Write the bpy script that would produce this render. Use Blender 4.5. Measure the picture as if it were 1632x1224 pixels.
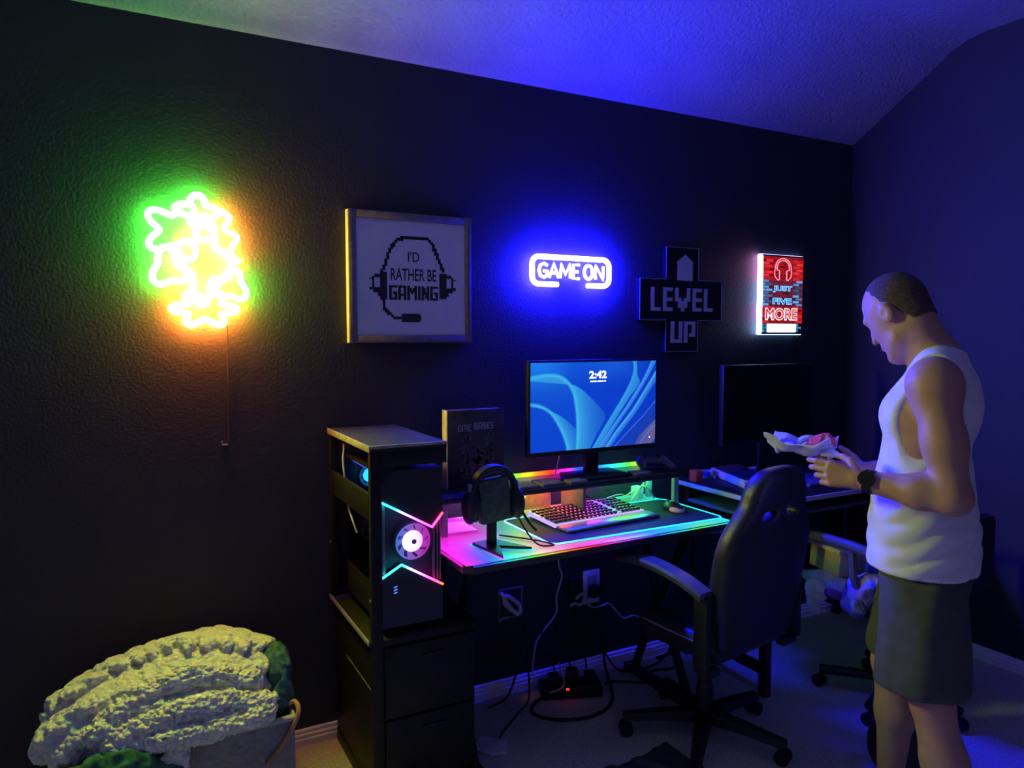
import bpy, bmesh, math, random
import numpy as np
from mathutils import Vector, Matrix, Euler

for _o in list(bpy.data.objects):
    bpy.data.objects.remove(_o)
SC = bpy.context.scene
COL = SC.collection
R = math.radians
PI = math.pi

# ------------------------------------------------------------------ camera, world, exposure
cam_d = bpy.data.cameras.new('camera')
cam_d.sensor_width = 36.0
cam_d.lens = 1160.0 / 1632.0 * 36.0
cam_d.clip_start = 0.05
cam = bpy.data.objects.new('camera', cam_d)
cam.location = (0.0, -2.85, 1.62)
cam.rotation_euler = (R(90 - 3.8), 0.0, R(-28.1))
COL.objects.link(cam)
SC.camera = cam

world = bpy.data.worlds.new('room_fill')
SC.world = world
world.use_nodes = True
world.node_tree.nodes['Background'].inputs[0].default_value = (0.36, 0.31, 1.0, 1)
world.node_tree.nodes['Background'].inputs[1].default_value = 0.16  # bluish ambient fill added to lift the carpet and unlit areas

SC.view_settings.view_transform = 'Standard'
SC.view_settings.look = 'None'
SC.view_settings.gamma = 1.0
SC.view_settings.exposure = 0.0
SC.view_settings.use_curve_mapping = False

# strengths of the lamps the room has
S_GREEN, S_MID, S_RED = 175.0, 145.0, 280.0
S_BLUE = 900.0
S_FIVE = 36.0
S_SCREEN = 1.0
S_STRIP = 85.0
S_PAD = 2.6
S_PC = 8.0

# ------------------------------------------------------------------ materials
MATS = {}


def mat(name, col, rough=0.6, metal=0.0, var=0.12, vscale=18.0, bump=0.0, bscale=150.0, bdist=0.002,
        spec=0.4, coat=0.0, sheen=0.0, alpha=1.0, detail=4.0, col2=None, tex='noise', inv=False):
    if name in MATS:
        return MATS[name]
    m = bpy.data.materials.new(name)
    m.use_nodes = True
    nt = m.node_tree
    b = nt.nodes['Principled BSDF']
    tc = nt.nodes.new('ShaderNodeTexCoord')
    nz = nt.nodes.new('ShaderNodeTexNoise')
    nz.inputs['Scale'].default_value = vscale
    nz.inputs['Detail'].default_value = detail
    nt.links.new(tc.outputs['Object'], nz.inputs['Vector'])
    rp = nt.nodes.new('ShaderNodeValToRGB')
    c2 = col2 if col2 else tuple(min(1, c * (1 + var)) for c in col)
    c1 = tuple(c * (1 - var) for c in col) if not col2 else col
    rp.color_ramp.elements[0].color = (*c1, 1)
    rp.color_ramp.elements[1].color = (*c2, 1)
    rp.color_ramp.elements[0].position = 0.35
    rp.color_ramp.elements[1].position = 0.65
    nt.links.new(nz.outputs['Fac'], rp.inputs['Fac'])
    nt.links.new(rp.outputs['Color'], b.inputs['Base Color'])
    b.inputs['Roughness'].default_value = rough
    b.inputs['Metallic'].default_value = metal
    b.inputs['Specular IOR Level'].default_value = spec
    b.inputs['Coat Weight'].default_value = coat
    b.inputs['Sheen Weight'].default_value = sheen
    b.inputs['Alpha'].default_value = alpha
    if bump > 0:
        if tex == 'voronoi':
            n2 = nt.nodes.new('ShaderNodeTexVoronoi')
            out = n2.outputs['Distance']
        else:
            n2 = nt.nodes.new('ShaderNodeTexNoise')
            n2.inputs['Detail'].default_value = 3
            out = n2.outputs['Fac']
        n2.inputs['Scale'].default_value = bscale
        nt.links.new(tc.outputs['Object'], n2.inputs['Vector'])
        bp = nt.nodes.new('ShaderNodeBump')
        bp.inputs['Strength'].default_value = bump
        bp.inputs['Distance'].default_value = bdist
        bp.invert = inv
        nt.links.new(out, bp.inputs['Height'])
        nt.links.new(bp.outputs['Normal'], b.inputs['Normal'])
    MATS[name] = m
    return m


def glow(name, col, strength):
    if name in MATS:
        return MATS[name]
    m = bpy.data.materials.new(name)
    m.use_nodes = True
    nt = m.node_tree
    nt.nodes.remove(nt.nodes['Principled BSDF'])
    e = nt.nodes.new('ShaderNodeEmission')
    e.inputs[0].default_value = (*col, 1)
    e.inputs[1].default_value = strength
    nt.links.new(e.outputs[0], nt.nodes['Material Output'].inputs[0])
    MATS[name] = m
    return m


def glow_rgb(name, strength):
    """light emitting material whose colour runs along the strip (colour attribute 'col')"""
    if name in MATS:
        return MATS[name]
    m = glow(name, (1, 1, 1), strength)
    nt = m.node_tree
    a = nt.nodes.new('ShaderNodeAttribute')
    a.attribute_name = 'col'
    e = [n for n in nt.nodes if n.type == 'EMISSION'][0]
    nt.links.new(a.outputs['Color'], e.inputs[0])
    return m


def clear_mat(name, tint=(0.9, 0.95, 1.0), rough=0.08, fac=0.06):
    if name in MATS:
        return MATS[name]
    m = bpy.data.materials.new(name)
    m.use_nodes = True
    nt = m.node_tree
    nt.nodes.remove(nt.nodes['Principled BSDF'])
    t = nt.nodes.new('ShaderNodeBsdfTransparent')
    t.inputs[0].default_value = (*tint, 1)
    g = nt.nodes.new('ShaderNodeBsdfGlossy')
    g.inputs['Roughness'].default_value = rough
    nz = nt.nodes.new('ShaderNodeTexNoise')
    nz.inputs['Scale'].default_value = 9
    mr = nt.nodes.new('ShaderNodeMapRange')
    mr.inputs['To Min'].default_value = fac * 0.7
    mr.inputs['To Max'].default_value = fac * 1.3
    nt.links.new(nz.outputs['Fac'], mr.inputs['Value'])
    mx = nt.nodes.new('ShaderNodeMixShader')
    nt.links.new(mr.outputs['Result'], mx.inputs[0])
    nt.links.new(t.outputs[0], mx.inputs[1])
    nt.links.new(g.outputs[0], mx.inputs[2])
    nt.links.new(mx.outputs[0], nt.nodes['Material Output'].inputs[0])
    MATS[name] = m
    return m


# ------------------------------------------------------------------ mesh helpers
class MB:
    """collects boxes, tubes, prisms into one mesh"""

    def __init__(self):
        self.v = []
        self.f = []
        self.c = []          # optional vertex colours

    def add(self, vs, fs, col=None):
        n = len(self.v)
        self.v += [tuple(float(q) for q in p) for p in vs]
        self.f += [tuple(i + n for i in f) for f in fs]
        if col is not None:
            if callable(col):
                self.c += [col(p) for p in vs]
            else:
                self.c += [col] * len(vs)
        return self

    def box(self, lo, hi, b=0.0, rot=None, col=None):
        """axis box lo..hi with chamfer b; rot = (Matrix, pivot)"""
        lo = np.array(lo, float)
        hi = np.array(hi, float)
        if b <= 0:
            vs = [(x, y, z) for x in (lo[0], hi[0]) for y in (lo[1], hi[1]) for z in (lo[2], hi[2])]
            fs = [(0, 1, 3, 2), (4, 6, 7, 5), (0, 4, 5, 1), (2, 3, 7, 6), (0, 2, 6, 4), (1, 5, 7, 3)]
        else:
            bm = bmesh.new()
            bmesh.ops.create_cube(bm, size=1.0)
            s = hi - lo
            c = (hi + lo) / 2
            for v in bm.verts:
                v.co = Vector((v.co.x * s[0] + c[0], v.co.y * s[1] + c[1], v.co.z * s[2] + c[2]))
            bmesh.ops.bevel(bm, geom=list(bm.edges), offset=min(b, min(s) * 0.45), segments=2, profile=0.5, affect='EDGES')
            bm.verts.index_update()
            vs = [tuple(v.co) for v in bm.verts]
            fs = [tuple(v.index for v in f.verts) for f in bm.faces]
            bm.free()
        if rot is not None:
            M_, p = rot
            p = Vector(p)
            vs = [tuple(M_ @ (Vector(q) - p) + p) for q in vs]
        return self.add(vs, fs, col)

    def tube(self, pts, r, n=8, closed=False, cap=True, col=None):
        P = [Vector(p) for p in pts]
        m = len(P)
        rs = r if isinstance(r, (list, tuple)) else [r] * m
        T = []
        for i in range(m):
            if closed:
                d = P[(i + 1) % m] - P[i - 1]
            else:
                d = P[min(i + 1, m - 1)] - P[max(i - 1, 0)]
            T.append(d.normalized() if d.length > 1e-9 else Vector((0, 0, 1)))
        a = T[0].orthogonal().normalized()
        vs, fs = [], []
        for i in range(m):
            a = a - T[i] * a.dot(T[i])
            if a.length < 1e-6:
                a = T[i].orthogonal()
            a.normalize()
            b = T[i].cross(a)
            for k in range(n):
                t = 2 * PI * k / n
                vs.append(tuple(P[i] + (a * math.cos(t) + b * math.sin(t)) * rs[i]))
        seg = m if closed else m - 1
        off = 0
        if closed:   # align last ring to first
            a0 = Vector(vs[0]) - P[0]
            best = min(range(n), key=lambda k: (Vector(vs[(m - 1) * n + k]) - P[m - 1] - a0).length)
            off = best
        for i in range(seg):
            j = (i + 1) % m
            o = 0
            if closed and i == m - 1:
                o = (n - off) % n
            for k in range(n):
                k2 = (k + 1) % n
                fs.append((i * n + k, i * n + k2, j * n + (k2 + o) % n, j * n + (k + o) % n))
        if cap and not closed:
            fs.append(tuple(range(n - 1, -1, -1)))
            fs.append(tuple((m - 1) * n + k for k in range(n)))
        return self.add(vs, fs, col)

    def cyl(self, a, b, r, n=20, col=None):
        return self.tube([a, b], r, n, col=col)

    def lathe(self, c, prof, axis='z', n=24, col=None, cap=True):
        vs, fs = [], []
        for (rr, h) in prof:
            for k in range(n):
                t = 2 * PI * k / n
                q = (rr * math.cos(t), rr * math.sin(t), h)
                if axis == 'y':
                    q = (q[0], q[2], q[1])
                elif axis == 'x':
                    q = (q[2], q[0], q[1])
                vs.append((c[0] + q[0], c[1] + q[1], c[2] + q[2]))
        for i in range(len(prof) - 1):
            for k in range(n):
                k2 = (k + 1) % n
                fs.append((i * n + k, i * n + k2, (i + 1) * n + k2, (i + 1) * n + k))
        if cap:
            fs.append(tuple(range(n - 1, -1, -1)))
            fs.append(tuple((len(prof) - 1) * n + k for k in range(n)))
        return self.add(vs, fs, col)

    def prism(self, poly, y0, y1, plane='xz', col=None):
        """polygon in a plane, extruded from y0 to y1 along the third axis"""
        def mk(p, h):
            if plane == 'xz':
                return (p[0], h, p[1])
            if plane == 'xy':
                return (p[0], p[1], h)
            return (h, p[0], p[1])
        n = len(poly)
        vs = [mk(p, y0) for p in poly] + [mk(p, y1) for p in poly]
        fs = [tuple(range(n)), tuple(range(2 * n - 1, n - 1, -1))]
        fs += [(i, i + n, (i + 1) % n + n, (i + 1) % n) for i in range(n)]
        return self.add(vs, fs, col)

    def mesh(self, name, smooth=35):
        me = bpy.data.meshes.new(name)
        me.from_pydata(self.v, [], self.f)
        bm = bmesh.new()
        bm.from_mesh(me)
        bmesh.ops.recalc_face_normals(bm, faces=bm.faces)
        bm.to_mesh(me)
        bm.free()
        if self.c:
            ca = me.color_attributes.new('col', 'FLOAT_COLOR', 'POINT')
            ca.data.foreach_set('color', np.array([(*c[:3], 1) for c in self.c], np.float32).ravel())
        if smooth:
            me.polygons.foreach_set('use_smooth', [True] * len(me.polygons))
            try:
                me.set_sharp_from_angle(angle=R(smooth))
            except Exception:
                pass
        return me


def as_mesh(g, name, smooth=35):
    return g.mesh(name, smooth) if isinstance(g, MB) else g


def thing(name, label, cat, loc=(0, 0, 0), rotz=0.0, group=None):
    o = bpy.data.objects.new(name, None)
    o.empty_display_size = 0.1
    COL.objects.link(o)
    o.location = loc
    o.rotation_euler = (0, 0, rotz)
    o['label'] = label
    o['category'] = cat
    if group:
        o['group'] = group
    return o


def part(name, g, m, parent, local=False, label=None, kind=None, smooth=35):
    """a part; geometry in world coordinates unless local"""
    me = as_mesh(g, name, smooth)
    if m is not None and not me.materials:
        me.materials.append(m)
    o = bpy.data.objects.new(name, me)
    COL.objects.link(o)
    o.parent = parent
    if not local and parent is not None and parent.parent is None:
        o.matrix_parent_inverse = parent.matrix_basis.inverted()
    if label:
        o['label'] = label
    if kind:
        o['kind'] = kind
    return o


def solo(name, g, m, label=None, cat=None, group=None, kind=None, smooth=35):
    """a top-level thing of one mesh, its origin at its base"""
    me = as_mesh(g, name, smooth)
    if m is not None and not me.materials:
        me.materials.append(m)
    n = len(me.vertices)
    co = np.empty(n * 3, np.float32)
    me.vertices.foreach_get('co', co)
    co = co.reshape(-1, 3)
    lo, hi = co.min(0), co.max(0)
    base = np.array([(lo[0] + hi[0]) / 2, (lo[1] + hi[1]) / 2, lo[2]])
    if kind != 'structure':
        me.vertices.foreach_set('co', (co - base).astype(np.float32).ravel())
    o = bpy.data.objects.new(name, me)
    COL.objects.link(o)
    if kind != 'structure':
        o.location = base
    if label:
        o['label'] = label
    if cat:
        o['category'] = cat
    if group:
        o['group'] = group
    if kind:
        o['kind'] = kind
    return o


def text_mb(body, x0, x1, z0, z1, y, depth=0.001, bold=0.0):
    """lettering in the xz plane facing -y, fitted into the rectangle"""
    cu = bpy.data.curves.new('t', 'FONT')
    cu.body = body
    cu.size = 1.0
    cu.extrude = 0.0
    cu.offset = bold
    cu.resolution_u = 3
    ob = bpy.data.objects.new('t', cu)
    COL.objects.link(ob)
    dg = bpy.context.evaluated_depsgraph_get()
    me = bpy.data.meshes.new_from_object(ob.evaluated_get(dg))
    vs = np.array([v.co[:] for v in me.vertices])
    lo, hi = vs.min(0), vs.max(0)
    mb = MB()
    bm = bmesh.new()
    bm.from_mesh(me)
    ret = bmesh.ops.extrude_face_region(bm, geom=list(bm.faces))
    for e in ret['geom']:
        if isinstance(e, bmesh.types.BMVert):
            e.co.z = 1.0
    bm.verts.index_update()
    pts = []
    for v in bm.verts:
        u = (v.co.x - lo[0]) / max(1e-6, hi[0] - lo[0])
        w = (v.co.y - lo[1]) / max(1e-6, hi[1] - lo[1])
        pts.append((x0 + (x1 - x0) * u, y - depth * v.co.z, z0 + (z1 - z0) * w))
    mb.add(pts, [tuple(v.index for v in f.verts) for f in bm.faces])
    bm.free()
    bpy.data.objects.remove(ob)
    bpy.data.curves.remove(cu)
    bpy.data.meshes.remove(me)
    return mb


def smooth_path(pts, k=6, closed=False):
    """Catmull-Rom through points"""
    P = [np.array(p, float) for p in pts]
    n = len(P)
    out = []
    rng = n if closed else n - 1
    for i in range(rng):
        if closed:
            a, b, c, d = P[i - 1], P[i], P[(i + 1) % n], P[(i + 2) % n]
        else:
            a, b, c, d = P[max(i - 1, 0)], P[i], P[i + 1], P[min(i + 2, n - 1)]
        for j in range(k):
            t = j / k
            out.append(0.5 * (2 * b + (c - a) * t + (2 * a - 5 * b + 4 * c - d) * t * t + (3 * b - a - 3 * c + d) * t ** 3))
    if not closed:
        out.append(P[-1])
    return out


# ------------------------------------------------------------------ implicit surfaces (for soft shapes)
_rng = np.random.RandomState(7)
_LAT = _rng.rand(32, 32, 32).astype(np.float32)


def vnoise(P, s):
    q = P * s + 100.0
    i = np.floor(q).astype(np.int32)
    f = q - i
    f = f * f * (3 - 2 * f)
    i &= 31
    j = (i + 1) & 31
    x0, y0, z0 = i[..., 0], i[..., 1], i[..., 2]
    x1, y1, z1 = j[..., 0], j[..., 1], j[..., 2]
    fx, fy, fz = f[..., 0], f[..., 1], f[..., 2]
    a = _LAT[x0, y0, z0] * (1 - fx) + _LAT[x1, y0, z0] * fx
    b = _LAT[x0, y1, z0] * (1 - fx) + _LAT[x1, y1, z0] * fx
    c = _LAT[x0, y0, z1] * (1 - fx) + _LAT[x1, y0, z1] * fx
    d = _LAT[x0, y1, z1] * (1 - fx) + _LAT[x1, y1, z1] * fx
    return (a * (1 - fy) + b * fy) * (1 - fz) + (c * (1 - fy) + d * fy) * fz - 0.5


class SDF:
    def __init__(self, lo, hi, h):
        self.lo = np.array(lo, np.float32)
        self.h = h
        n = np.ceil((np.array(hi) - np.array(lo)) / h).astype(int) + 1
        self.n = n
        self.F = np.full(tuple(n), 0.08, np.float32)
        ax = [self.lo[i] + h * np.arange(n[i], dtype=np.float32) for i in range(3)]
        self.ax = ax

    def _sl(self, lo, hi, m):
        s = []
        for i in range(3):
            a = int(max(0, math.floor((lo[i] - m - self.lo[i]) / self.h)))
            b = int(min(self.n[i], math.ceil((hi[i] + m - self.lo[i]) / self.h) + 1))
            if b <= a:
                return None
            s.append(slice(a, b))
        return tuple(s)

    def P(self, s=None):
        if s is None:
            s = (slice(None),) * 3
        g = np.meshgrid(self.ax[0][s[0]], self.ax[1][s[1]], self.ax[2][s[2]], indexing='ij')
        return np.stack(g, -1)

    def _op(self, s, d, k, op):
        f = self.F[s]
        if op == 'add':
            if k > 0:
                hh = np.clip(0.5 + 0.5 * (f - d) / k, 0, 1)
                r = f * (1 - hh) + d * hh - k * hh * (1 - hh)
            else:
                r = np.minimum(f, d)
        elif op == 'sub':
            if k > 0:
                hh = np.clip(0.5 - 0.5 * (f + d) / k, 0, 1)
                r = f * (1 - hh) - d * hh + k * hh * (1 - hh)
            else:
                r = np.maximum(f, -d)
        else:
            r = np.maximum(f, d)
        self.F[s] = r

    def cone(self, a, b, ra, rb=None, k=0.02, op='add'):
        rb = ra if rb is None else rb
        a = np.array(a, np.float32)
        b = np.array(b, np.float32)
        m = max(ra, rb) + k + 0.05
        s = self._sl(np.minimum(a, b), np.maximum(a, b), m)
        if s is None:
            return self
        P = self.P(s)
        ba = b - a
        L2 = max(1e-9, float(ba @ ba))
        t = np.clip(((P - a) @ ba) / L2, 0, 1)
        d = np.linalg.norm(P - a - t[..., None] * ba, axis=-1) - (ra + (rb - ra) * t)
        self._op(s, d, k, op)
        return self

    def ell(self, c, r, M_=None, k=0.03, op='add'):
        c = np.array(c, np.float32)
        r = np.array(r, np.float32)
        mx = float(max(r)) + k + 0.05
        s = self._sl(c, c, mx)
        if s is None:
            return self
        P = self.P(s) - c
        if M_ is not None:
            P = P @ np.array(M_, np.float32)
        k0 = np.linalg.norm(P / r, axis=-1)
        k1 = np.linalg.norm(P / (r * r), axis=-1)
        d = k0 * (k0 - 1) / np.maximum(k1, 1e-6)
        self._op(s, d, k, op)
        return self

    def box(self, c, half, rad=0.01, M_=None, k=0.0, op='add'):
        c = np.array(c, np.float32)
        half = np.array(half, np.float32)
        s = self._sl(c, c, float(np.linalg.norm(half)) + k + 0.03)
        if s is None:
            return self
        P = self.P(s) - c
        if M_ is not None:
            P = P @ np.array(M_, np.float32)
        q = np.abs(P) - half + rad
        d = np.linalg.norm(np.maximum(q, 0), axis=-1) + np.minimum(q.max(-1), 0) - rad
        self._op(s, d, k, op)
        return self

    def mesh(self, name, mtx=None):
        F, h, lo = self.F, self.h, self.lo
        F[0], F[-1], F[:, 0], F[:, -1], F[:, :, 0], F[:, :, -1] = (0.02,) * 6
        ins = F < 0
        nx, ny, nz = F.shape
        cs = np.zeros((nx - 1, ny - 1, nz - 1), np.int8)
        for dx in (0, 1):
            for dy in (0, 1):
                for dz in (0, 1):
                    cs += ins[dx:nx - 1 + dx, dy:ny - 1 + dy, dz:nz - 1 + dz]
        act = (cs > 0) & (cs < 8)
        ci = np.argwhere(act)
        idx = np.full(act.shape, -1, np.int64)
        idx[act] = np.arange(len(ci))
        acc = np.zeros((len(ci), 3))
        cnt = np.zeros(len(ci))
        cor = [(x, y, z) for x in (0, 1) for y in (0, 1) for z in (0, 1)]
        vals = {q: F[ci[:, 0] + q[0], ci[:, 1] + q[1], ci[:, 2] + q[2]] for q in cor}
        for q in cor:
            for a in range(3):
                if q[a] == 0:
                    p = list(q)
                    p[a] = 1
                    f0, f1 = vals[q], vals[tuple(p)]
                    cr = (f0 < 0) != (f1 < 0)
                    t = np.where(cr, f0 / np.where(np.abs(f0 - f1) < 1e-9, 1, f0 - f1), 0)
                    pos = np.tile(np.array(q, float), (len(ci), 1))
                    pos[:, a] = t
                    acc[cr] += pos[cr]
                    cnt[cr] += 1
        V = (ci + acc / np.maximum(cnt, 1)[:, None]) * h + lo
        faces = []
        for a in range(3):
            b, c = (a + 1) % 3, (a + 2) % 3
            s0 = [slice(None)] * 3
            s1 = [slice(None)] * 3
            s0[a] = slice(0, -1)
            s1[a] = slice(1, None)
            i0, i1 = ins[tuple(s0)], ins[tuple(s1)]
            ch = np.argwhere(i0 != i1)
            ok = (ch[:, b] > 0) & (ch[:, c] > 0) & (ch[:, b] < F.shape[b] - 1) & (ch[:, c] < F.shape[c] - 1)
            ch = ch[ok]
            fl = i0[ch[:, 0], ch[:, 1], ch[:, 2]]
            q = []
            for db, dc in ((-1, -1), (0, -1), (0, 0), (-1, 0)):
                e = ch.copy()
                e[:, b] += db
                e[:, c] += dc
                q.append(idx[e[:, 0], e[:, 1], e[:, 2]])
            q = np.stack(q, 1)
            q[~fl] = q[~fl][:, ::-1]
            faces.append(q)
        Q = np.concatenate(faces)
        Q = Q[(Q >= 0).all(1)]
        if mtx is not None:
            V = V @ np.array(mtx.to_3x3()).T + np.array(mtx.translation)
        return from_arrays(name, V, Q)


def from_arrays(name, V, Q):
    me = bpy.data.meshes.new(name)
    me.vertices.add(len(V))
    me.vertices.foreach_set('co', V.astype(np.float32).ravel())
    me.loops.add(len(Q) * 4)
    me.loops.foreach_set('vertex_index', Q.astype(np.int32).ravel())
    me.polygons.add(len(Q))
    me.polygons.foreach_set('loop_start', np.arange(len(Q), dtype=np.int32) * 4)
    me.polygons.foreach_set('use_smooth', np.ones(len(Q), bool))
    me.update(calc_edges=True)
    me.validate()
    return me


def join_meshes(name, meshes):
    V, F, n = [], [], 0
    for me in meshes:
        co = np.empty(len(me.vertices) * 3, np.float32)
        me.vertices.foreach_get('co', co)
        li = np.empty(len(me.loops), np.int32)
        me.loops.foreach_get('vertex_index', li)
        V.append(co.reshape(-1, 3))
        F.append(li.reshape(-1, 4) + n)
        n += len(me.vertices)
    return from_arrays(name, np.concatenate(V), np.concatenate(F))


def copy_thing(root, loc, rotz=None, label=None):
    r = root.copy()
    COL.objects.link(r)
    r.location = loc
    if rotz is not None:
        r.rotation_euler = (0, 0, rotz)
    if label:
        r['label'] = label
    for ch in list(root.children):
        c = ch.copy()
        COL.objects.link(c)
        c.parent = r
        for g in list(ch.children):
            d = g.copy()
            COL.objects.link(d)
            d.parent = c
    return r


def ramp(stops):
    xs = [s[0] for s in stops]
    cs = np.array([s[1] for s in stops], float)

    def f(t):
        return tuple(np.interp(t, xs, cs[:, i]) for i in range(3))
    return f
# ================================================================== THE ROOM
wall_paint = mat('wall_paint', (0.038, 0.038, 0.046), rough=0.62, var=0.06, vscale=3, bump=0.55, bscale=95, bdist=0.004, spec=0.25)
ceil_paint = mat('ceiling_paint', (0.27, 0.27, 0.27), rough=0.85, var=0.05, vscale=4, bump=0.9, bscale=60, bdist=0.008, spec=0.2)
white_trim = mat('white_trim', (0.88, 0.88, 0.90), rough=0.35, var=0.03, spec=0.5)
carpet = mat('carpet', (0.84, 0.75, 0.65), rough=0.95, var=0.35, vscale=160, bump=1.0, bscale=220, bdist=0.01, spec=0.1, sheen=0.2)

XR = 3.755
w = MB().box((-1.8, 0.0, -0.02), (XR + 0.12, 0.12, 2.72))
solo('wall_back', w, wall_paint, kind='structure')
# right wall follows the sloped ceiling
prof = [(-4.6, -0.02), (0.0, -0.02), (0.0, 2.715), (-0.60, 3.085), (-0.72, 3.10), (-4.6, 3.10)]
w = MB().prism(prof, XR, XR + 0.12, plane='yz')
solo('wall_right', w, wall_paint, kind='structure')
solo('floor', MB().box((-1.8, -4.6, -0.05), (XR, 0.0, 0.0)), carpet, kind='structure')
c = MB()
pr_ = [(0.12, 2.715), (0.0, 2.715), (-0.30, 2.905), (-0.55, 3.055), (-0.63, 3.088), (-0.72, 3.10), (-4.6, 3.10)]
c.prism(pr_ + [(-4.6, 3.2), (-0.7, 3.2), (0.12, 2.85)], -1.8, XR + 0.12, plane='yz')
solo('ceiling', c, ceil_paint, kind='structure', smooth=20)
bp = [(0.0, 0.0), (-0.018, 0.0), (-0.018, 0.028), (-0.014, 0.032), (-0.014, 0.044), (-0.009, 0.050), (-0.009, 0.060), (-0.004, 0.066), (0.0, 0.066)]
solo('baseboard_back', MB().prism(bp, -1.8, XR, plane='yz'), white_trim, kind='structure', smooth=20)
bpx = [(XR + a, b) for a, b in bp]
solo('baseboard_right', MB().prism(bpx, -4.6, -0.0, plane='xz'), white_trim, kind='structure', smooth=20)

# ================================================================== SIGNS AND PICTURES ON THE WALL
acrylic = clear_mat('clear_acrylic', (0.97, 0.98, 1.0), 0.3, 0.004)
black_plastic = mat('black_plastic', (0.012, 0.012, 0.014), rough=0.42, var=0.15, spec=0.4)
black_gloss = mat('black_gloss', (0.010, 0.010, 0.012), rough=0.18, var=0.1, spec=0.5)
black_metal = mat('black_metal', (0.016, 0.016, 0.018), rough=0.38, metal=0.3, var=0.15)
white_plastic = mat('white_plastic', (0.75, 0.75, 0.77), rough=0.4, var=0.04)
grey_plastic = mat('grey_plastic', (0.22, 0.22, 0.24), rough=0.45, var=0.08)
silver = mat('brushed_silver', (0.55, 0.55, 0.58), rough=0.32, metal=0.8, var=0.06, vscale=60)
black_cable = mat('black_cable', (0.012, 0.012, 0.013), rough=0.5)
white_cable = mat('white_cable', (0.62, 0.60, 0.58), rough=0.5)
paper_white = mat('white_paper', (0.80, 0.80, 0.82), rough=0.85, var=0.04)

# ---- abstract loop neon (a plain stand-in: looping tubes, green above, orange below)
def rosette(cx, cz, rx, rz, lobes, amp, y, n=150, ph=0.0):
    out = []
    for i in range(n):
        t = 2 * PI * i / n
        s = 1 + amp * math.cos(lobes * t + ph)
        out.append((cx + rx * s * math.cos(t), y, cz + rz * s * math.sin(t)))
    return out


nt_ = thing('neon_sign', 'glowing neon wall sign of looping green, pale and orange tubes, left of the framed print', 'neon sign', (0.24, -0.03, 1.64))
board = [(0.245 + 0.180 * math.cos(2 * PI * i / 40) * (1 + 0.06 * math.cos(6 * PI * i / 20)), 1.885 + 0.252 * math.sin(2 * PI * i / 40)) for i in range(40)]
part('back_board', MB().prism(board, -0.022, -0.016), acrylic, nt_)
green = glow('neon_green', (0.055, 1.0, 0.045), S_GREEN)
pale = glow('neon_pale', (0.90, 1.0, 0.14), S_MID)
orange = glow('neon_orange', (1.0, 0.19, 0.02), S_RED)
g = MB().tube(rosette(0.185, 1.985, 0.088, 0.078, 5, 0.30, -0.034), 0.0105, 8, closed=True)
part('neon_tube', g, green, nt_, label='green neon loop')
g = MB().tube(rosette(0.150, 1.855, 0.050, 0.058, 3, 0.25, -0.034, ph=1.0), 0.0105, 8, closed=True)
part('neon_tube', g, green, nt_, label='green neon loop')
g = MB().tube(rosette(0.355, 1.80, 0.045, 0.050, 3, 0.25, -0.034, ph=2.0), 0.0105, 8, closed=True)
part('neon_tube', g, green, nt_, label='green neon loop')
g = MB().tube(rosette(0.262, 1.885, 0.072, 0.120, 4, 0.32, -0.036, ph=0.6), 0.0115, 8, closed=True)
part('neon_tube', g, pale, nt_, label='pale neon loop')
g = MB().tube(rosette(0.245, 2.06, 0.055, 0.042, 4, 0.28, -0.036, ph=0.2), 0.0115, 8, closed=True)
part('neon_tube', g, green, nt_, label='green neon loop')
g = MB().tube(rosette(0.262, 1.715, 0.086, 0.050, 6, 0.26, -0.034), 0.0115, 8, closed=True)
part('neon_tube', g, orange, nt_, label='orange neon loop')
g = MB().tube(smooth_path([(0.300, -0.034, 2.075), (0.350, -0.034, 2.045), (0.335, -0.034, 2.00), (0.375, -0.034, 1.975), (0.352, -0.034, 1.92), (0.385, -0.034, 1.885)], 8), 0.0105, 8)
part('neon_tube', g, orange, nt_, label='orange neon loop')
part('power_cable', MB().tube(smooth_path([(0.335, -0.025, 1.66), (0.338, -0.012, 1.60), (0.336, -0.006, 1.40), (0.334, -0.006, 1.24)], 6), 0.0022, 6),
     mat('grey_cable', (0.05, 0.05, 0.055), 0.6), nt_)
solo('wall_hook', MB().box((0.308, -0.012, 1.215), (0.330, 0.0, 1.222), 0.002).box((0.308, -0.012, 1.215), (0.313, -0.006, 1.236), 0.002), grey_plastic,
     'tiny grey hook on the bare wall below the looping neon sign', 'hook')

# ---- framed print
FX0, FX1, FZ0, FZ1 = 0.785, 1.309, 1.592, 2.111
fr = thing('framed_print', 'square wood-framed white print with a pixel headset and lettering', 'picture', (1.047, 0, FZ0))
wood = mat('frame_wood', (0.17, 0.15, 0.14), rough=0.5, var=0.18, vscale=35, spec=0.35)
bw = 0.030
for lo, hi in (((FX0, -0.038, FZ0), (FX0 + bw, -0.002, FZ1)), ((FX1 - bw, -0.038, FZ0), (FX1, -0.002, FZ1)),
               ((FX0 + bw, -0.038, FZ1 - bw), (FX1 - bw, -0.002, FZ1)), ((FX0 + bw, -0.038, FZ0), (FX1 - bw, -0.002, FZ0 + bw))):
    part('frame_bar', MB().box(lo, hi, 0.002), wood, fr)
part('lit_side', MB().box((FX0 - 0.003, -0.037, FZ0), (FX0, -0.002, FZ1), 0.0005), mat('lit_side_tone', (0.82, 0.70, 0.52), 0.5), fr)  # pale plate added to show the neon sign's light on the left side
PX0, PX1, PZ0, PZ1 = FX0 + bw, FX1 - bw, FZ0 + bw, FZ1 - bw
paper = part('paper', MB().box((PX0, -0.030, PZ0), (PX1, -0.006, PZ1)), paper_white, fr)
ink = mat('black_ink', (0.012, 0.012, 0.015), rough=0.8)


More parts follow.
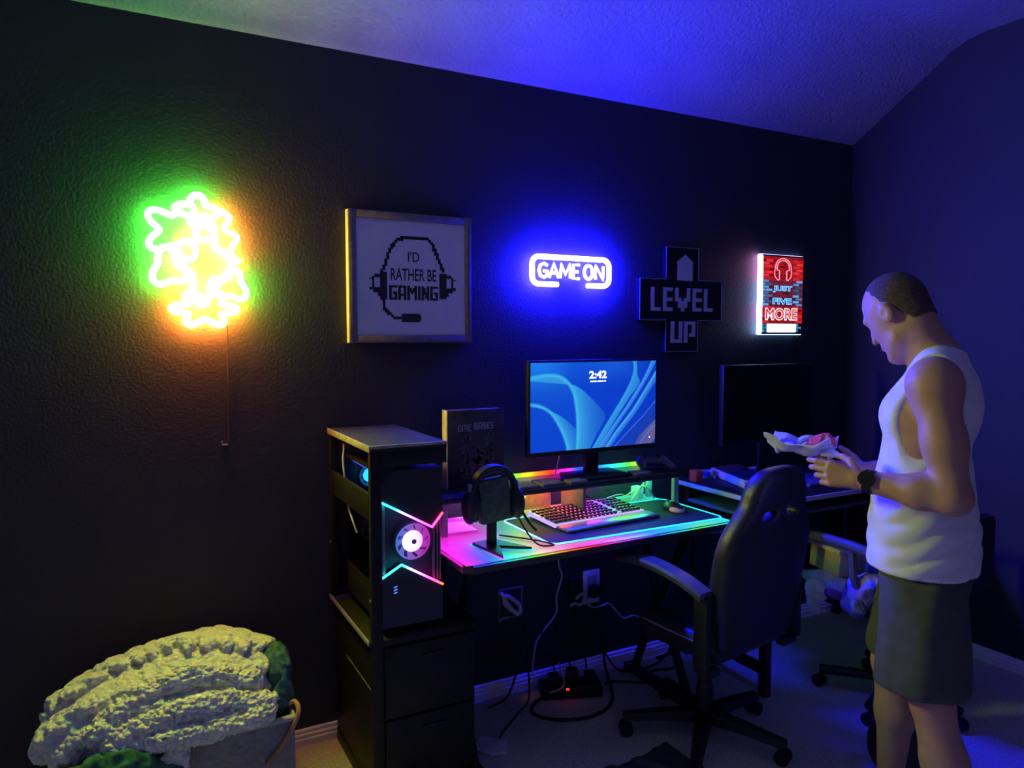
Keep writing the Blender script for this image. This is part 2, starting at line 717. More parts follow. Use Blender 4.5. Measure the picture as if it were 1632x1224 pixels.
def pu(u):
    return PX0 + (PX1 - PX0) * u


def pv(v):
    return PZ1 - (PZ1 - PZ0) * v


ic = MB()
px = 0.0085


def pix_line(pts, wdt=0.011):
    for (u0, v0), (u1, v1) in zip(pts[:-1], pts[1:]):
        n = max(2, int(math.hypot((u1 - u0), (v1 - v0)) * 0.46 / px * 1.6))
        for i in range(n + 1):
            t = i / n
            x = round((pu(u0 + (u1 - u0) * t)) / px) * px
            z = round((pv(v0 + (v1 - v0) * t)) / px) * px
            ic.box((x - wdt / 2, -0.0308, z - wdt / 2), (x + wdt / 2, -0.0298, z + wdt / 2))


def pix_rect(u0, v0, u1, v1):
    ic.box((pu(u0), -0.0308, pv(v1)), (pu(u1), -0.0298, pv(v0)))


pix_line([(0.23, 0.44), (0.30, 0.25), (0.345, 0.19), (0.385, 0.155), (0.645, 0.145), (0.69, 0.20), (0.735, 0.29), (0.793, 0.43)], 0.0125)
pix_rect(0.205, 0.45, 0.268, 0.69)
pix_rect(0.185, 0.60, 0.205, 0.66)
pix_rect(0.145, 0.585, 0.205, 0.63)
pix_rect(0.135, 0.49, 0.155, 0.61)
pix_rect(0.155, 0.47, 0.205, 0.50)
pix_rect(0.110, 0.505, 0.135, 0.515)
pix_rect(0.110, 0.585, 0.135, 0.605)
pix_rect(0.222, 0.69, 0.250, 0.705)
pix_rect(0.753, 0.445, 0.822, 0.675)
pix_rect(0.822, 0.585, 0.842, 0.655)
pix_rect(0.822, 0.575, 0.885, 0.62)
pix_rect(0.868, 0.48, 0.888, 0.60)
pix_rect(0.822, 0.46, 0.870, 0.49)
pix_rect(0.888, 0.50, 0.915, 0.51)
pix_rect(0.888, 0.57, 0.912, 0.60)
pix_line([(0.237, 0.70), (0.245, 0.77), (0.275, 0.80), (0.305, 0.83), (0.33, 0.845), (0.40, 0.845)], 0.011)
pix_rect(0.40, 0.81, 0.565, 0.885)
pix_rect(0.565, 0.82, 0.578, 0.875)
part('headset_print', ic, ink, paper, label='black pixel headset printed on the paper', smooth=0)
part('lettering', text_mb("I'D", pu(0.46), pu(0.565), pv(0.355), pv(0.265), -0.0296, 0.0012, 0.01), ink, paper, smooth=0)
part('lettering', text_mb('RATHER BE', pu(0.302), pu(0.724), pv(0.520), pv(0.415), -0.0296, 0.0012, 0.012), ink, paper, smooth=0)

PIX = {
    'G': ['1111', '1000', '1000', '1011', '1001', '1001', '1111'],
    'A': ['1111', '1001', '1001', '1001', '1111', '1001', '1001'],
    'M': ['10001', '11011', '11111', '10101', '10001', '10001', '10001'],
    'I': ['1', '1', '1', '1', '1', '1', '1'],
    'N': ['1001', '1101', '1101', '1111', '1011', '1011', '1001'],
    'L': ['100', '100', '100', '100', '100', '100', '111'],
    'E': ['111', '100', '100', '111', '100', '100', '111'],
    'V': ['10001', '10001', '10001', '11011', '01110', '01110', '00100'],
    'U': ['1001', '1001', '1001', '1001', '1001', '1001', '1111'],
    'P': ['1111', '1001', '1001', '1001', '1011', '1000', '1000'],
    'C': ['111', '100', '100', '100', '100', '100', '111'],
    'S': ['111', '100', '100', '111', '001', '001', '111'],
    'B': ['1110', '1001', '1001', '1110', '1001', '1001', '1111'],
}


def pixel_text(txt, x0, x1, z0, z1, y, depth, over=0.35, gap=1):
    """block lettering of small raised squares"""
    cols = sum(len(PIX[ch][0]) for ch in txt) + gap * (len(txt) - 1)
    cw = (x1 - x0) / cols
    chh = (z1 - z0) / 7
    mb = MB()
    c0 = 0
    for ch in txt:
        gl = PIX[ch]
        for r, row in enumerate(gl):
            k = 0
            while k < len(row):
                if row[k] == '1':
                    e = k
                    while e < len(row) and row[e] == '1':
                        e += 1
                    mb.box((x0 + (c0 + k) * cw - over * cw * 0.5, y - depth, z1 - (r + 1) * chh - 0.0004),
                           (x0 + (c0 + e) * cw + over * cw * 0.5, y, z1 - r * chh + 0.0004))
                    k = e
                else:
                    k += 1
        c0 += len(gl[0]) + gap
    return mb


part('lettering', pixel_text('GAMING', pu(0.29), pu(0.735), pv(0.690), pv(0.565), -0.0296, 0.0012, 0.5), ink, paper, smooth=0)
part('glazing', MB().box((PX0, -0.0345, PZ0), (PX1, -0.0335, PZ1)), clear_mat('picture_glass', (0.97, 0.97, 0.98), 0.05, 0.025), fr)

# ---- GAME ON neon
gs = thing('neon_sign', 'glowing blue neon sign reading GAME ON inside a rounded outline, above the lit monitor', 'neon sign', (1.81, -0.03, 1.84))
blue = glow('neon_blue', (0.008, 0.006, 1.0), S_BLUE)
part('back_board', MB().box((1.590, -0.020, 1.836), (2.033, -0.014, 1.985), 0.002), acrylic, gs)


def arc(cx, cz, r, a0, a1, n=7, y=-0.034):
    return [(cx + r * math.cos(R(a0 + (a1 - a0) * i / n)), y, cz + r * math.sin(R(a0 + (a1 - a0) * i / n))) for i in range(n + 1)]


x0, x1, z0, z1, rr = 1.604, 2.018, 1.850, 1.971, 0.034
path = [(1.737, -0.034, z0)] + arc(x0 + rr, z0 + rr, rr, 270, 180) + arc(x0 + rr, z1 - rr, rr, 180, 90) + arc(x1 - rr, z1 - rr, rr, 90, 0) + arc(x1 - rr, z0 + rr, rr, 0, -90) + [(1.896, -0.034, z0)]
part('neon_tube', MB().tube(path, 0.0118, 10), blue, gs, label='blue neon outline')
LET = {
    'G': [[(0.95, 0.85), (0.6, 1), (0.2, 0.85), (0.02, 0.5), (0.2, 0.12), (0.6, 0), (0.95, 0.12), (0.95, 0.45), (0.55, 0.45)]],
    'A': [[(0, 0), (0.5, 1), (1, 0)], [(0.2, 0.35), (0.8, 0.35)]],
    'M': [[(0, 0), (0.12, 1), (0.5, 0.25), (0.88, 1), (1, 0)]],
    'E': [[(0.95, 1), (0.05, 1), (0.05, 0), (0.95, 0)], [(0.05, 0.5), (0.8, 0.5)]],
    'O': [[(0.5 + 0.5 * math.cos(2 * PI * i / 18), 0.5 + 0.5 * math.sin(2 * PI * i / 18)) for i in range(18)] + [(1.0, 0.5)]],
    'N': [[(0.05, 0), (0.05, 1), (0.95, 0), (0.95, 1)]],
}
for ch, xa, xb in (('G', 1.638, 1.684), ('A', 1.692, 1.742), ('M', 1.750, 1.806), ('E', 1.818, 1.853), ('O', 1.880, 1.926), ('N', 1.940, 1.988)):
    m_ = MB()
    for st in LET[ch]:
        m_.tube([(xa + (xb - xa) * a, -0.034, 1.880 + 0.062 * b) for a, b in st], 0.0072, 8)
    part('neon_letter', m_, blue, gs)

# ---- LEVEL UP sign (unlit)
lv = thing('level_up_sign', 'dark plus-shaped sign reading LEVEL UP with an arrow, beside the monitor', 'sign', (2.463, 0, 1.541))
cross = [(2.360, 1.541), (2.567, 1.541), (2.567, 1.697), (2.725, 1.697), (2.725, 1.897), (2.567, 1.897), (2.567, 2.055), (2.360, 2.055), (2.360, 1.897), (2.200, 1.897), (2.200, 1.697), (2.360, 1.697)]
part('body', MB().prism(cross, -0.034, -0.002), black_plastic, lv, smooth=0)
rim = MB()
for i in range(12):
    a, b = cross[i], cross[(i + 1) % 12]
    rim.tube([(a[0], -0.035, a[1]), (b[0], -0.035, b[1])], 0.0022, 6)
part('rim', rim, mat('rim_grey', (0.30, 0.29, 0.30), 0.4), lv)
frost = mat('frosted_letters', (0.62, 0.62, 0.66), rough=0.6, var=0.05)
part('lettering', pixel_text('LEVEL', 2.268, 2.664, 1.742, 1.856, -0.034, 0.003, 0.12), frost, lv, smooth=0)
part('lettering', pixel_text('UP', 2.396, 2.548, 1.585, 1.690, -0.034, 0.003, 0.35), frost, lv, smooth=0)
part('arrow', MB().prism([(2.430, 1.893), (2.528, 1.893), (2.528, 1.976), (2.532, 1.984), (2.480, 2.020), (2.426, 1.984), (2.430, 1.976)], -0.037, -0.034), frost, lv, smooth=0)

# ---- JUST FIVE MORE light sign
js = thing('light_sign', 'small upright red and blue light sign reading JUST FIVE MORE with headphones and bricks', 'light sign', (3.175, 0, 1.625))
JX0, JX1, JZ0, JZ1 = 3.012, 3.338, 1.628, 2.053
part('back_plate', MB().box((JX0 + 0.006, -0.030, JZ0 + 0.006), (JX1 - 0.006, -0.006, JZ1 - 0.006)), mat('sign_back', (0.05, 0.008, 0.012), 0.6), js)
cc = MB()
for lo, hi in (((JX0, -0.036, JZ1 - 0.007), (JX1, -0.020, JZ1)), ((JX0, -0.036, JZ0), (JX1, -0.020, JZ0 + 0.007)), ((JX1 - 0.007, -0.036, JZ0), (JX1, -0.020, JZ1))):
    cc.box(lo, hi, 0.001)
part('frame', cc, black_plastic, js)


def jz(v):
    return JZ1 - (JZ1 - JZ0) * v


def ju(u):
    return JX0 + (JX1 - JX0) * u


redc, cyanc, whitec = (1.0, 0.035, 0.06), (0.10, 0.45, 1.0), (0.55, 0.85, 1.0)
edge = MB()
for i in range(24):
    v0, v1 = i / 24, (i + 1) / 24
    cl = (0.9, 0.40, 0.85) if v0 < 0.30 else ((0.45, 0.55, 1.0) if v0 < 0.62 else ((0.75, 0.45, 1.0) if v0 < 0.80 else (0.4, 0.6, 1.0)))
    edge.box((JX0 - 0.006, -0.034, jz(v1)), (JX0 + 0.006, -0.008, jz(v0)), col=cl)
part('edge_light', edge, glow_rgb('five_edge_light', S_FIVE * 0.55), js, smooth=0)
edge = MB()
for i in range(12):
    u0, u1 = i / 12, (i + 1) / 12
    edge.box((ju(u0), -0.019, JZ1 - 0.004), (ju(u1), -0.008, JZ1 + 0.004), col=(0.35, 0.40, 1.0))
    edge.box((ju(u0), -0.019, JZ0 - 0.004), (ju(u1), -0.008, JZ0 + 0.004), col=(0.30, 0.50, 1.0))
for i in range(12):
    edge.box((JX1 - 0.004, -0.019, jz((i + 1) / 12)), (JX1 + 0.003, -0.008, jz(i / 12)), col=(0.40, 0.30, 0.9))
part('edge_light', edge, glow_rgb('five_edge_light_dim', S_FIVE * 0.12), js, smooth=0)
br = MB()
rnd = random.Random(3)
rows = 26
for r in range(rows):
    v0 = 0.022 + 0.956 * r / rows
    v1 = 0.022 + 0.956 * (r + 0.72) / rows
    for k in range(6):
        u0 = 0.03 + 0.158 * k - (0.079 if r % 2 else 0)
        u1 = u0 + 0.135
        u0, u1 = max(0.03, u0), min(0.97, u1)
        if u1 - u0 < 0.02:
            continue
        e = min(u0, 1 - u1)
        vm = (v0 + v1) / 2
        if vm < 0.315:
            cl = redc
        elif vm < 0.645:
            cl = cyanc if (e < 0.16) else (0.5, 0.05, 0.12)
        elif vm < 0.86:
            cl = redc
        else:
            cl = cyanc
        q = rnd.uniform(0.10, 0.9) if e < 0.16 else rnd.uniform(0.10, 0.32)
        br.box((ju(u0), -0.0325, jz(v1)), (ju(u1), -0.0300, jz(v0)), col=tuple(q * w_ for w_ in cl))
part('brick_pattern', br, glow_rgb('five_bricks', 1.1), js, kind='stuff', smooth=0)
part('face_glow', MB().box((JX0 + 0.008, -0.0305, jz(0.315)), (JX1 - 0.008, -0.0300, JZ1 - 0.008)), glow('five_red_face', (1.0, 0.02, 0.03), 0.45), js)
part('face_glow', MB().box((JX0 + 0.008, -0.0305, jz(0.86)), (JX1 - 0.008, -0.0300, jz(0.655))), glow('five_red_face', (1.0, 0.02, 0.03), 0.45), js)
part('face_glow', MB().box((JX0 + 0.008, -0.0305, jz(0.655)), (JX1 - 0.008, -0.0300, jz(0.315))), glow('five_dark_face', (0.35, 0.03, 0.10), 0.35), js)
pink = glow('five_pink', (1.0, 0.20, 0.28), 2.6)
cyn = glow('five_cyan', (0.12, 0.45, 1.0), 2.2)
wht = glow('five_white', (0.75, 1.0, 1.0), 3.0)
hp = MB()
hu, hv = 0.485, 0.14
for ro in (0.185, 0.145):
    hp.tube([(ju(hu + ro * math.cos(R(a))), -0.034, jz(hv + 0.02 - ro * 0.66 * math.sin(R(a)))) for a in range(0, 181, 12)], 0.0022, 6)
for s in (-1, 1):
    hp.tube([(ju(hu + s * a), -0.034, jz(b)) for a, b in ((0.185, 0.16), (0.20, 0.22), (0.19, 0.27), (0.12, 0.315), (0.085, 0.31), (0.085, 0.195), (0.145, 0.185), (0.145, 0.16))], 0.0022, 6)
part('headphones_outline', hp, pink, js)
part('lettering', text_mb('JUST', ju(0.255), ju(0.705), jz(0.470), jz(0.385), -0.0340, 0.0015, 0.05), cyn, js, smooth=0)
part('lettering', text_mb('FIVE', ju(0.255), ju(0.700), jz(0.622), jz(0.540), -0.0340, 0.0015, 0.05), cyn, js, smooth=0)
part('lettering', text_mb('MORE', ju(0.09), ju(0.845), jz(0.825), jz(0.665), -0.0335, 0.0015, 0.055), glow('five_pink_white', (1.0, 0.55, 0.62), 1.8), js, smooth=0)
part('lettering', text_mb('MORE', ju(0.105), ju(0.830), jz(0.812), jz(0.678), -0.0352, 0.0008, 0.0), glow('five_more_red', (1.0, 0.03, 0.07), 0.55), js, smooth=0)
part('lettering', text_mb('JUST', ju(0.268), ju(0.692), jz(0.463), jz(0.392), -0.0357, 0.0006, -0.006), glow('five_just_dark', (0.02, 0.08, 0.55), 0.6), js, smooth=0)
part('lettering', text_mb('FIVE', ju(0.268), ju(0.688), jz(0.615), jz(0.547), -0.0357, 0.0006, -0.006), glow('five_just_dark', (0.02, 0.08, 0.55), 0.6), js, smooth=0)
part('glow_bar', MB().box((ju(0.14), -0.038, jz(0.975)), (ju(0.81), -0.031, jz(0.868)), 0.004), wht, js)
part('power_cable', MB().box((3.300, -0.010, 1.20), (3.318, -0.001, 1.63), 0.002), black_plastic, js)
# ================================================================== DESKS
DT = 0.845
desk_top = mat('desk_black_laminate', (0.04, 0.04, 0.045), rough=0.28, var=0.15, vscale=40, spec=0.5)
dk = thing('gaming_desk', 'black desk with rainbow light strips and a raised monitor shelf', 'desk', (1.61, -0.33, 0))
top_poly = [(0.992, -0.03), (2.235, -0.03), (2.235, -0.625), (2.20, -0.640), (1.02, -0.665), (0.992, -0.640)]
part('tabletop', MB().prism(top_poly, DT - 0.030, DT, plane='xy'), desk_top, dk, smooth=0)
for x in (1.10, 2.13):
    lg = MB().box((x - 0.025, -0.58, 0), (x + 0.025, -0.06, 0.035), 0.004)
    lg.tube([(x, -0.50, 0.03), (x, -0.30, 0.42), (x, -0.50, DT - 0.03)], 0.020, 8)
    lg.box((x - 0.025, -0.56, DT - 0.055), (x + 0.025, -0.08, DT - 0.03), 0.004)
    lg.tube([(x, -0.12, 0.03), (x, -0.28, 0.42), (x, -0.12, DT - 0.03)], 0.020, 8)
    part('leg', lg, black_metal, dk)
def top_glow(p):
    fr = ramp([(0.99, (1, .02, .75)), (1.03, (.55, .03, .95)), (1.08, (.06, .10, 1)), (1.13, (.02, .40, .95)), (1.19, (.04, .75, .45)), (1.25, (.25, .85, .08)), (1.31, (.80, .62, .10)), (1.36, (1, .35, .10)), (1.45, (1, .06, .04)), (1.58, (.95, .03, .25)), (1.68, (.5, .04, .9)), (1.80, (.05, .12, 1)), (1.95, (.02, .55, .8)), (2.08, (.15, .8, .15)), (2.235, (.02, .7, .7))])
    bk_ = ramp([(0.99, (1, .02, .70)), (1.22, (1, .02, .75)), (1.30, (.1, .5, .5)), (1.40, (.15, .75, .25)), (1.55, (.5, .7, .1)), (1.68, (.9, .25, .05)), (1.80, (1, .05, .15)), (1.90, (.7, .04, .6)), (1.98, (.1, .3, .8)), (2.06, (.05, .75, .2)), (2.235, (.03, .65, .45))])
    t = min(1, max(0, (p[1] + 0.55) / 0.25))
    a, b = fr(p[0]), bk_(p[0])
    # painted glow of the strips, stronger towards the desk's edges
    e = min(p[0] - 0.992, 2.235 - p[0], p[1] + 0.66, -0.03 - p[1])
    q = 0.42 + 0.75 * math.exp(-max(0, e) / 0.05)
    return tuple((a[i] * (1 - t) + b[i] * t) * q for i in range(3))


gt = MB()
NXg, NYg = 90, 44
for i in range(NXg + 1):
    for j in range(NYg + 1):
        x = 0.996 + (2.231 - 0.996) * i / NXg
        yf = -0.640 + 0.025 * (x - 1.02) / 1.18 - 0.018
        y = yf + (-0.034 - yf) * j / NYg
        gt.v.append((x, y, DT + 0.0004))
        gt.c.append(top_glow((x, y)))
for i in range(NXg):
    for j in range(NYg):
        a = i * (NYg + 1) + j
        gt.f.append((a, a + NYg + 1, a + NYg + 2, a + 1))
lit = bpy.data.materials.new('painted_desk_glow')
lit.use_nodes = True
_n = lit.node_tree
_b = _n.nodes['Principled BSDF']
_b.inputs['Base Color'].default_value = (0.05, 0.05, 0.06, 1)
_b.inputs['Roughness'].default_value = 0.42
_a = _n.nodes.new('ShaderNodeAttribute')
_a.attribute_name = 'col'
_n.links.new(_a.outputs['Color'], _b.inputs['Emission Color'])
_b.inputs['Emission Strength'].default_value = 1.15  # coloured light on the desk is put into the surface as emission
part('painted_desk_glow', gt, lit, dk, label='rainbow light painted onto the desk surface as a glow', smooth=0)
part('cross_bar', MB().box((1.10, -0.31, 0.755), (2.13, -0.28, 0.800), 0.004), black_metal, dk)
RZ = 1.0
part('monitor_shelf', MB().box((1.04, -0.325, RZ - 0.022), (2.235, -0.075, RZ), 0.003), mat('shelf_black', (0.03, 0.03, 0.034), 0.3), dk)
for x, y in ((1.07, -0.10), (1.07, -0.29), (2.215, -0.29), (2.215, -0.10)):
    part('shelf_post', MB().box((x - 0.012, y - 0.012, DT), (x + 0.012, y + 0.012, RZ - 0.022), 0.002), mat('post_grey', (0.42, 0.42, 0.44), 0.45), dk)
part('shelf_bracket', MB().box((1.705, -0.30, DT), (1.720, -0.12, RZ - 0.022), 0.002), grey_plastic, dk)

MAG, RED, ORA, YEL, GRN, CYA, BLU, PUR = (1, 0.02, 0.8), (1, 0.02, 0.02), (1, 0.22, 0.02), (0.9, 0.75, 0.02), (0.08, 1, 0.05), (0.02, 0.75, 0.85), (0.02, 0.08, 1), (0.45, 0.04, 1)


def strip(p0, p1, hw, hh, stops, n=60, axis=None):
    f = ramp(stops)
    mb = MB()
    p0, p1 = np.array(p0, float), np.array(p1, float)
    d = (p1 - p0) / np.linalg.norm(p1 - p0)
    s = np.cross(d, (0, 0, 1.0))
    up = np.array((0, 0, 1.0))
    vs, cs, fs = [], [], []
    for i in range(n + 1):
        t = i / n
        p = p0 + (p1 - p0) * t
        for a, b in ((-1, -1), (1, -1), (1, 1), (-1, 1)):
            vs.append(p + s * a * hw + up * b * hh)
            cs.append(f(t))
    for i in range(n):
        for k in range(4):
            k2 = (k + 1) % 4
            fs.append((i * 4 + k, i * 4 + k2, i * 4 + 4 + k2, i * 4 + 4 + k))
    fs.append((3, 2, 1, 0))
    fs.append((n * 4, n * 4 + 1, n * 4 + 2, n * 4 + 3))
    mb.add(vs, fs)
    mb.c = cs
    return mb


led = glow_rgb('led_strip', S_STRIP)
led_soft = glow_rgb('led_strip_soft', 0.9)
led_top = glow_rgb('led_strip_top', 1.5)
part('light_strip', strip((1.02, -0.667, DT - 0.003), (2.20, -0.642, DT - 0.003), 0.0015, 0.002,
     [(0, BLU), (.05, BLU), (.13, CYA), (.2, GRN), (.27, YEL), (.33, ORA), (.42, RED), (.5, MAG), (.56, PUR), (.66, BLU), (.76, CYA), (.86, GRN), (1, CYA)]), led_soft, dk, smooth=0)
part('light_strip', strip((0.990, -0.04, DT - 0.004), (0.990, -0.638, DT - 0.004), 0.002, 0.003, [(0, MAG), (.4, (1, .02, .55)), (1, MAG)]), led_soft, dk, smooth=0)
# under the shelf, washing the desk and the wall
part('light_strip', strip((1.06, -0.150, RZ - 0.026), (2.22, -0.150, RZ - 0.026), 0.004, 0.002,
     [(0, MAG), (.14, MAG), (.22, BLU), (.28, CYA), (.34, GRN), (.40, YEL), (.46, ORA), (.53, RED), (.62, MAG), (.70, PUR), (.75, BLU), (.80, GRN), (.9, GRN), (1, CYA)]), led, dk, smooth=0)
# on top of the shelf, along its back edge
part('light_strip', strip((1.30, -0.088, RZ + 0.010), (2.19, -0.088, RZ + 0.010), 0.004, 0.009,
     [(0, GRN), (.2, GRN), (.28, YEL), (.34, ORA), (.42, RED), (.5, MAG), (.57, BLU), (.68, BLU), (.78, CYA), (.9, GRN), (1, YEL)]), led_top, dk, smooth=0)

d2 = thing('corner_desk', 'dark desk with pale edging in the corner behind the standing man', 'desk', (3.08, -0.32, 0))
part('tabletop', MB().box((2.445, -0.62, 0.872), (3.70, -0.03, 0.900), 0.002), black_plastic, d2)
pale_edge = mat('pale_edging', (0.55, 0.55, 0.56), 0.4)
part('edge_band', MB().box((2.437, -0.625, 0.876), (2.445, -0.03, 0.897), 0.002), pale_edge, d2)
part('edge_band', MB().box((2.437, -0.628, 0.876), (3.70, -0.62, 0.897), 0.002), pale_edge, d2)
part('keyboard_tray', MB().box((2.46, -0.56, 0.795), (3.60, -0.10, 0.810), 0.002), mat('tray_grey', (0.16, 0.16, 0.17), 0.5), d2)
for x in (2.50, 3.64):
    part('leg', MB().box((x - 0.02, -0.60, 0), (x + 0.02, -0.56, 0.872), 0.003).box((x - 0.02, -0.09, 0), (x + 0.02, -0.05, 0.872), 0.003).box((x - 0.02, -0.58, 0.10), (x + 0.02, -0.07, 0.14), 0.003), black_metal, d2)

# ================================================================== TOWER SHELF WITH CABINET
tw = thing('tower_shelf', 'dark open shelf tower above a cabinet, holding the computer beside the desk', 'shelf', (0.88, -0.28, 0))
dark_wood = mat('dark_wood', (0.013, 0.012, 0.012), rough=0.5, var=0.25, vscale=30, spec=0.2)
edge_wood = mat('worn_edge', (0.30, 0.26, 0.21), rough=0.5, var=0.3, vscale=40)
part('top_panel', MB().box((0.700, -0.555, 1.238), (0.972, -0.010, 1.258), 0.002), mat('dull_top', (0.03, 0.028, 0.027), 0.7, spec=0.1, var=0.2, vscale=25), tw)  # top panel a little paler and rougher than the dark wood
part('edge_trim', MB().box((0.695, -0.560, 1.238), (0.700, -0.010, 1.260), 0.001).box((0.695, -0.562, 1.250), (0.972, -0.556, 1.260), 0.001), edge_wood, tw)
part('front_rail', MB().box((0.735, -0.553, 1.185), (0.972, -0.535, 1.238), 0.002), dark_wood, tw)
gb = MB().prism([(0.735, 1.186), (0.785, 1.186), (0.735, 1.12)], -0.552, -0.538)
part('gusset', gb, dark_wood, tw, smooth=0)
part('post', MB().box((0.700, -0.556, 0.0), (0.738, -0.530, 1.238), 0.002), dark_wood, tw, label='front post running down to the floor')
part('post', MB().box((0.700, -0.040, 0.600), (0.730, -0.010, 1.238), 0.002), dark_wood, tw)
part('post', MB().box((0.950, -0.040, 0.600), (0.972, -0.010, 1.238), 0.002), dark_wood, tw)
part('side_rail', MB().box((0.699, -0.530, 1.007), (0.712, -0.040, 1.097), 0.002), dark_wood, tw)
part('back_panel', MB().box((0.730, -0.020, 0.62), (0.950, -0.012, 1.10), 0.001), dark_wood, tw)
part('cabinet_body', MB().box((0.715, -0.530, 0.05), (1.085, -0.015, 0.578), 0.003), dark_wood, tw)
part('cabinet_top', MB().box((0.698, -0.548, 0.578), (1.095, -0.010, 0.597), 0.002), dark_wood, tw)
part('edge_trim', MB().box((0.694, -0.530, 0.579), (0.698, -0.010, 0.597), 0.001), mat('pale_trim', (0.34, 0.33, 0.33), 0.45), tw)
part('side_groove', MB().box((0.7135, -0.510, 0.404), (0.7152, -0.180, 0.409)), edge_wood, tw)
part('plinth', MB().box((0.712, -0.545, 0.0), (1.085, -0.02, 0.05), 0.002), dark_wood, tw)
for i, (a, b) in enumerate(((0.07, 0.31), (0.318, 0.565))):
    fr_ = part('cabinet_door' if i == 0 else 'drawer', MB().box((0.745, -0.546, a), (1.078, -0.531, b), 0.003), dark_wood, tw)
    part('handle', MB().box((0.88, -0.556, b - 0.05), (0.96, -0.546, b - 0.04), 0.002), black_metal, fr_)
part('shelf_pin', MB().cyl((0.695, -0.545, 0.74), (0.700, -0.545, 0.74), 0.005, 10), mat('brass', (0.6, 0.5, 0.3), 0.3, 0.8), tw)
part('shelf_pin', MB().cyl((0.695, -0.025, 0.81), (0.700, -0.025, 0.81), 0.004, 10), mat('brass', (0.6, 0.5, 0.3), 0.3, 0.8), tw)

# ================================================================== COMPUTER
pc = thing('desktop_computer', 'black tower computer with glowing fan and coloured chevron lights on the shelf', 'computer', (0.85, -0.3, 0.597))
CX0, CX1, CY0, CY1, CZ0, CZ1 = 0.745, 0.968, -0.520, -0.085, 0.625, 1.165
pcb = mat('case_black', (0.014, 0.014, 0.017), rough=0.4, var=0.1, spec=0.45)
cs = MB()
cs.box((CX0, CY0 + 0.02, CZ0), (CX1, CY1, CZ0 + 0.012), 0.002)
cs.box((CX0, CY0 + 0.02, CZ1 - 0.012), (CX1, CY1, CZ1), 0.002)
cs.box((CX0, CY1 - 0.01, CZ0), (CX1, CY1, CZ1), 0.002)
cs.box((CX1 - 0.008, CY0 + 0.02, CZ0), (CX1, CY1, CZ1), 0.002)
cs.box((CX0, CY0 + 0.02, CZ0), (CX0 + 0.008, CY1, CZ0 + 0.13), 0.002)
part('case', cs, pcb, pc)
for x in (CX0 + 0.02, CX1 - 0.05):
    for y in (CY0 + 0.03, CY1 - 0.06):
        part('foot', MB().box((x, y, 0.597), (x + 0.03, y + 0.03, CZ0), 0.003), black_plastic, pc)
part('side_glass', MB().box((CX0, CY0 + 0.02, CZ0 + 0.13), (CX0 + 0.004, CY1, CZ1 - 0.012)), clear_mat('smoked_glass', (0.55, 0.55, 0.62), 0.05, 0.05), pc)
part('interior_panel', MB().box((CX0 + 0.14, CY0 + 0.05, CZ0 + 0.02), (CX0 + 0.15, CY1 - 0.01, CZ1 - 0.02)), mat('board_dark', (0.10, 0.10, 0.14), 0.5, var=0.5, vscale=70), pc)
part('graphics_card', MB().box((CX0 + 0.03, CY0 + 0.09, 0.86), (CX0 + 0.135, CY1 - 0.02, 0.905), 0.004), mat('card_grey', (0.12, 0.12, 0.16), 0.4, 0.3), pc)
part('power_shroud', MB().box((CX0 + 0.01, CY0 + 0.03, CZ0 + 0.012), (CX1 - 0.01, CY1 - 0.01, CZ0 + 0.12), 0.003), pcb, pc)
# front: upper shell, lower shell, recessed fan bay between two chevrons
yF = CY0
up = [(CX0, CZ1), (CX1, CZ1), (CX1, 1.004), (0.928, 0.957), (CX0, 1.060)]
dn = [(CX0, CZ0), (CX1, CZ0), (CX1, 0.748), (0.815, 0.840), (CX0, 0.803)]
part('front_shell', MB().prism(up, yF, yF + 0.03), pcb, pc, smooth=0)
part('front_shell', MB().prism(dn, yF, yF + 0.03), pcb, pc, smooth=0)
for x in (0.935, 0.948, 0.958):
    part('front_rib', MB().box((x, yF + 0.002, 0.765), (x + 0.004, yF + 0.02, 0.985), 0.001), mat('rib_grey', (0.20, 0.20, 0.23), 0.4), pc)
part('front_rib', MB().box((CX0 + 0.004, yF + 0.004, 0.81), (CX0 + 0.016, yF + 0.02, 1.05), 0.002), mat('rib_grey', (0.20, 0.20, 0.23), 0.4), pc)
part('fan_bay', MB().box((CX0 + 0.004, yF + 0.030, 0.755), (CX1 - 0.004, yF + 0.034, 1.06)), mat('bay_dark', (0.05, 0.045, 0.07), 0.5), pc)
pcl = glow_rgb('pc_lights', S_PC)


def chev(pts, stops):
    f = ramp(stops)
    mb = MB()
    tot = sum(math.dist(a, b) for a, b in zip(pts[:-1], pts[1:]))
    acc = 0
    P_, C_ = [], []
    for a, b in zip(pts[:-1], pts[1:]):
        L = math.dist(a, b)
        for i in range(13):
            P_.append((a[0] + (b[0] - a[0]) * i / 12, yF - 0.003, a[1] + (b[1] - a[1]) * i / 12))
            C_.append(f((acc + L * i / 12) / tot))
        acc += L
    mb.tube(P_, 0.0038, 6)
    mb.c = [c for c in C_ for _ in range(6)]
    return mb


part('glow_bar', chev([(CX0 + 0.004, 1.060), (0.928, 0.957), (CX1, 1.004)], [(0, CYA), (.2, CYA), (.4, (.35, .12, 1)), (.6, (.8, .04, .6)), (.78, (.9, .03, .35)), (1, (1, .03, .03))]), pcl, pc)
part('glow_bar', chev([(CX0 + 0.002, 0.803), (0.815, 0.840), (CX1, 0.748)], [(0, CYA), (.35, CYA), (.5, (.25, .2, 1)), (.7, (.85, .05, .6)), (.9, (1, .03, .1)), (1, (1, .06, .0))]), pcl, pc)


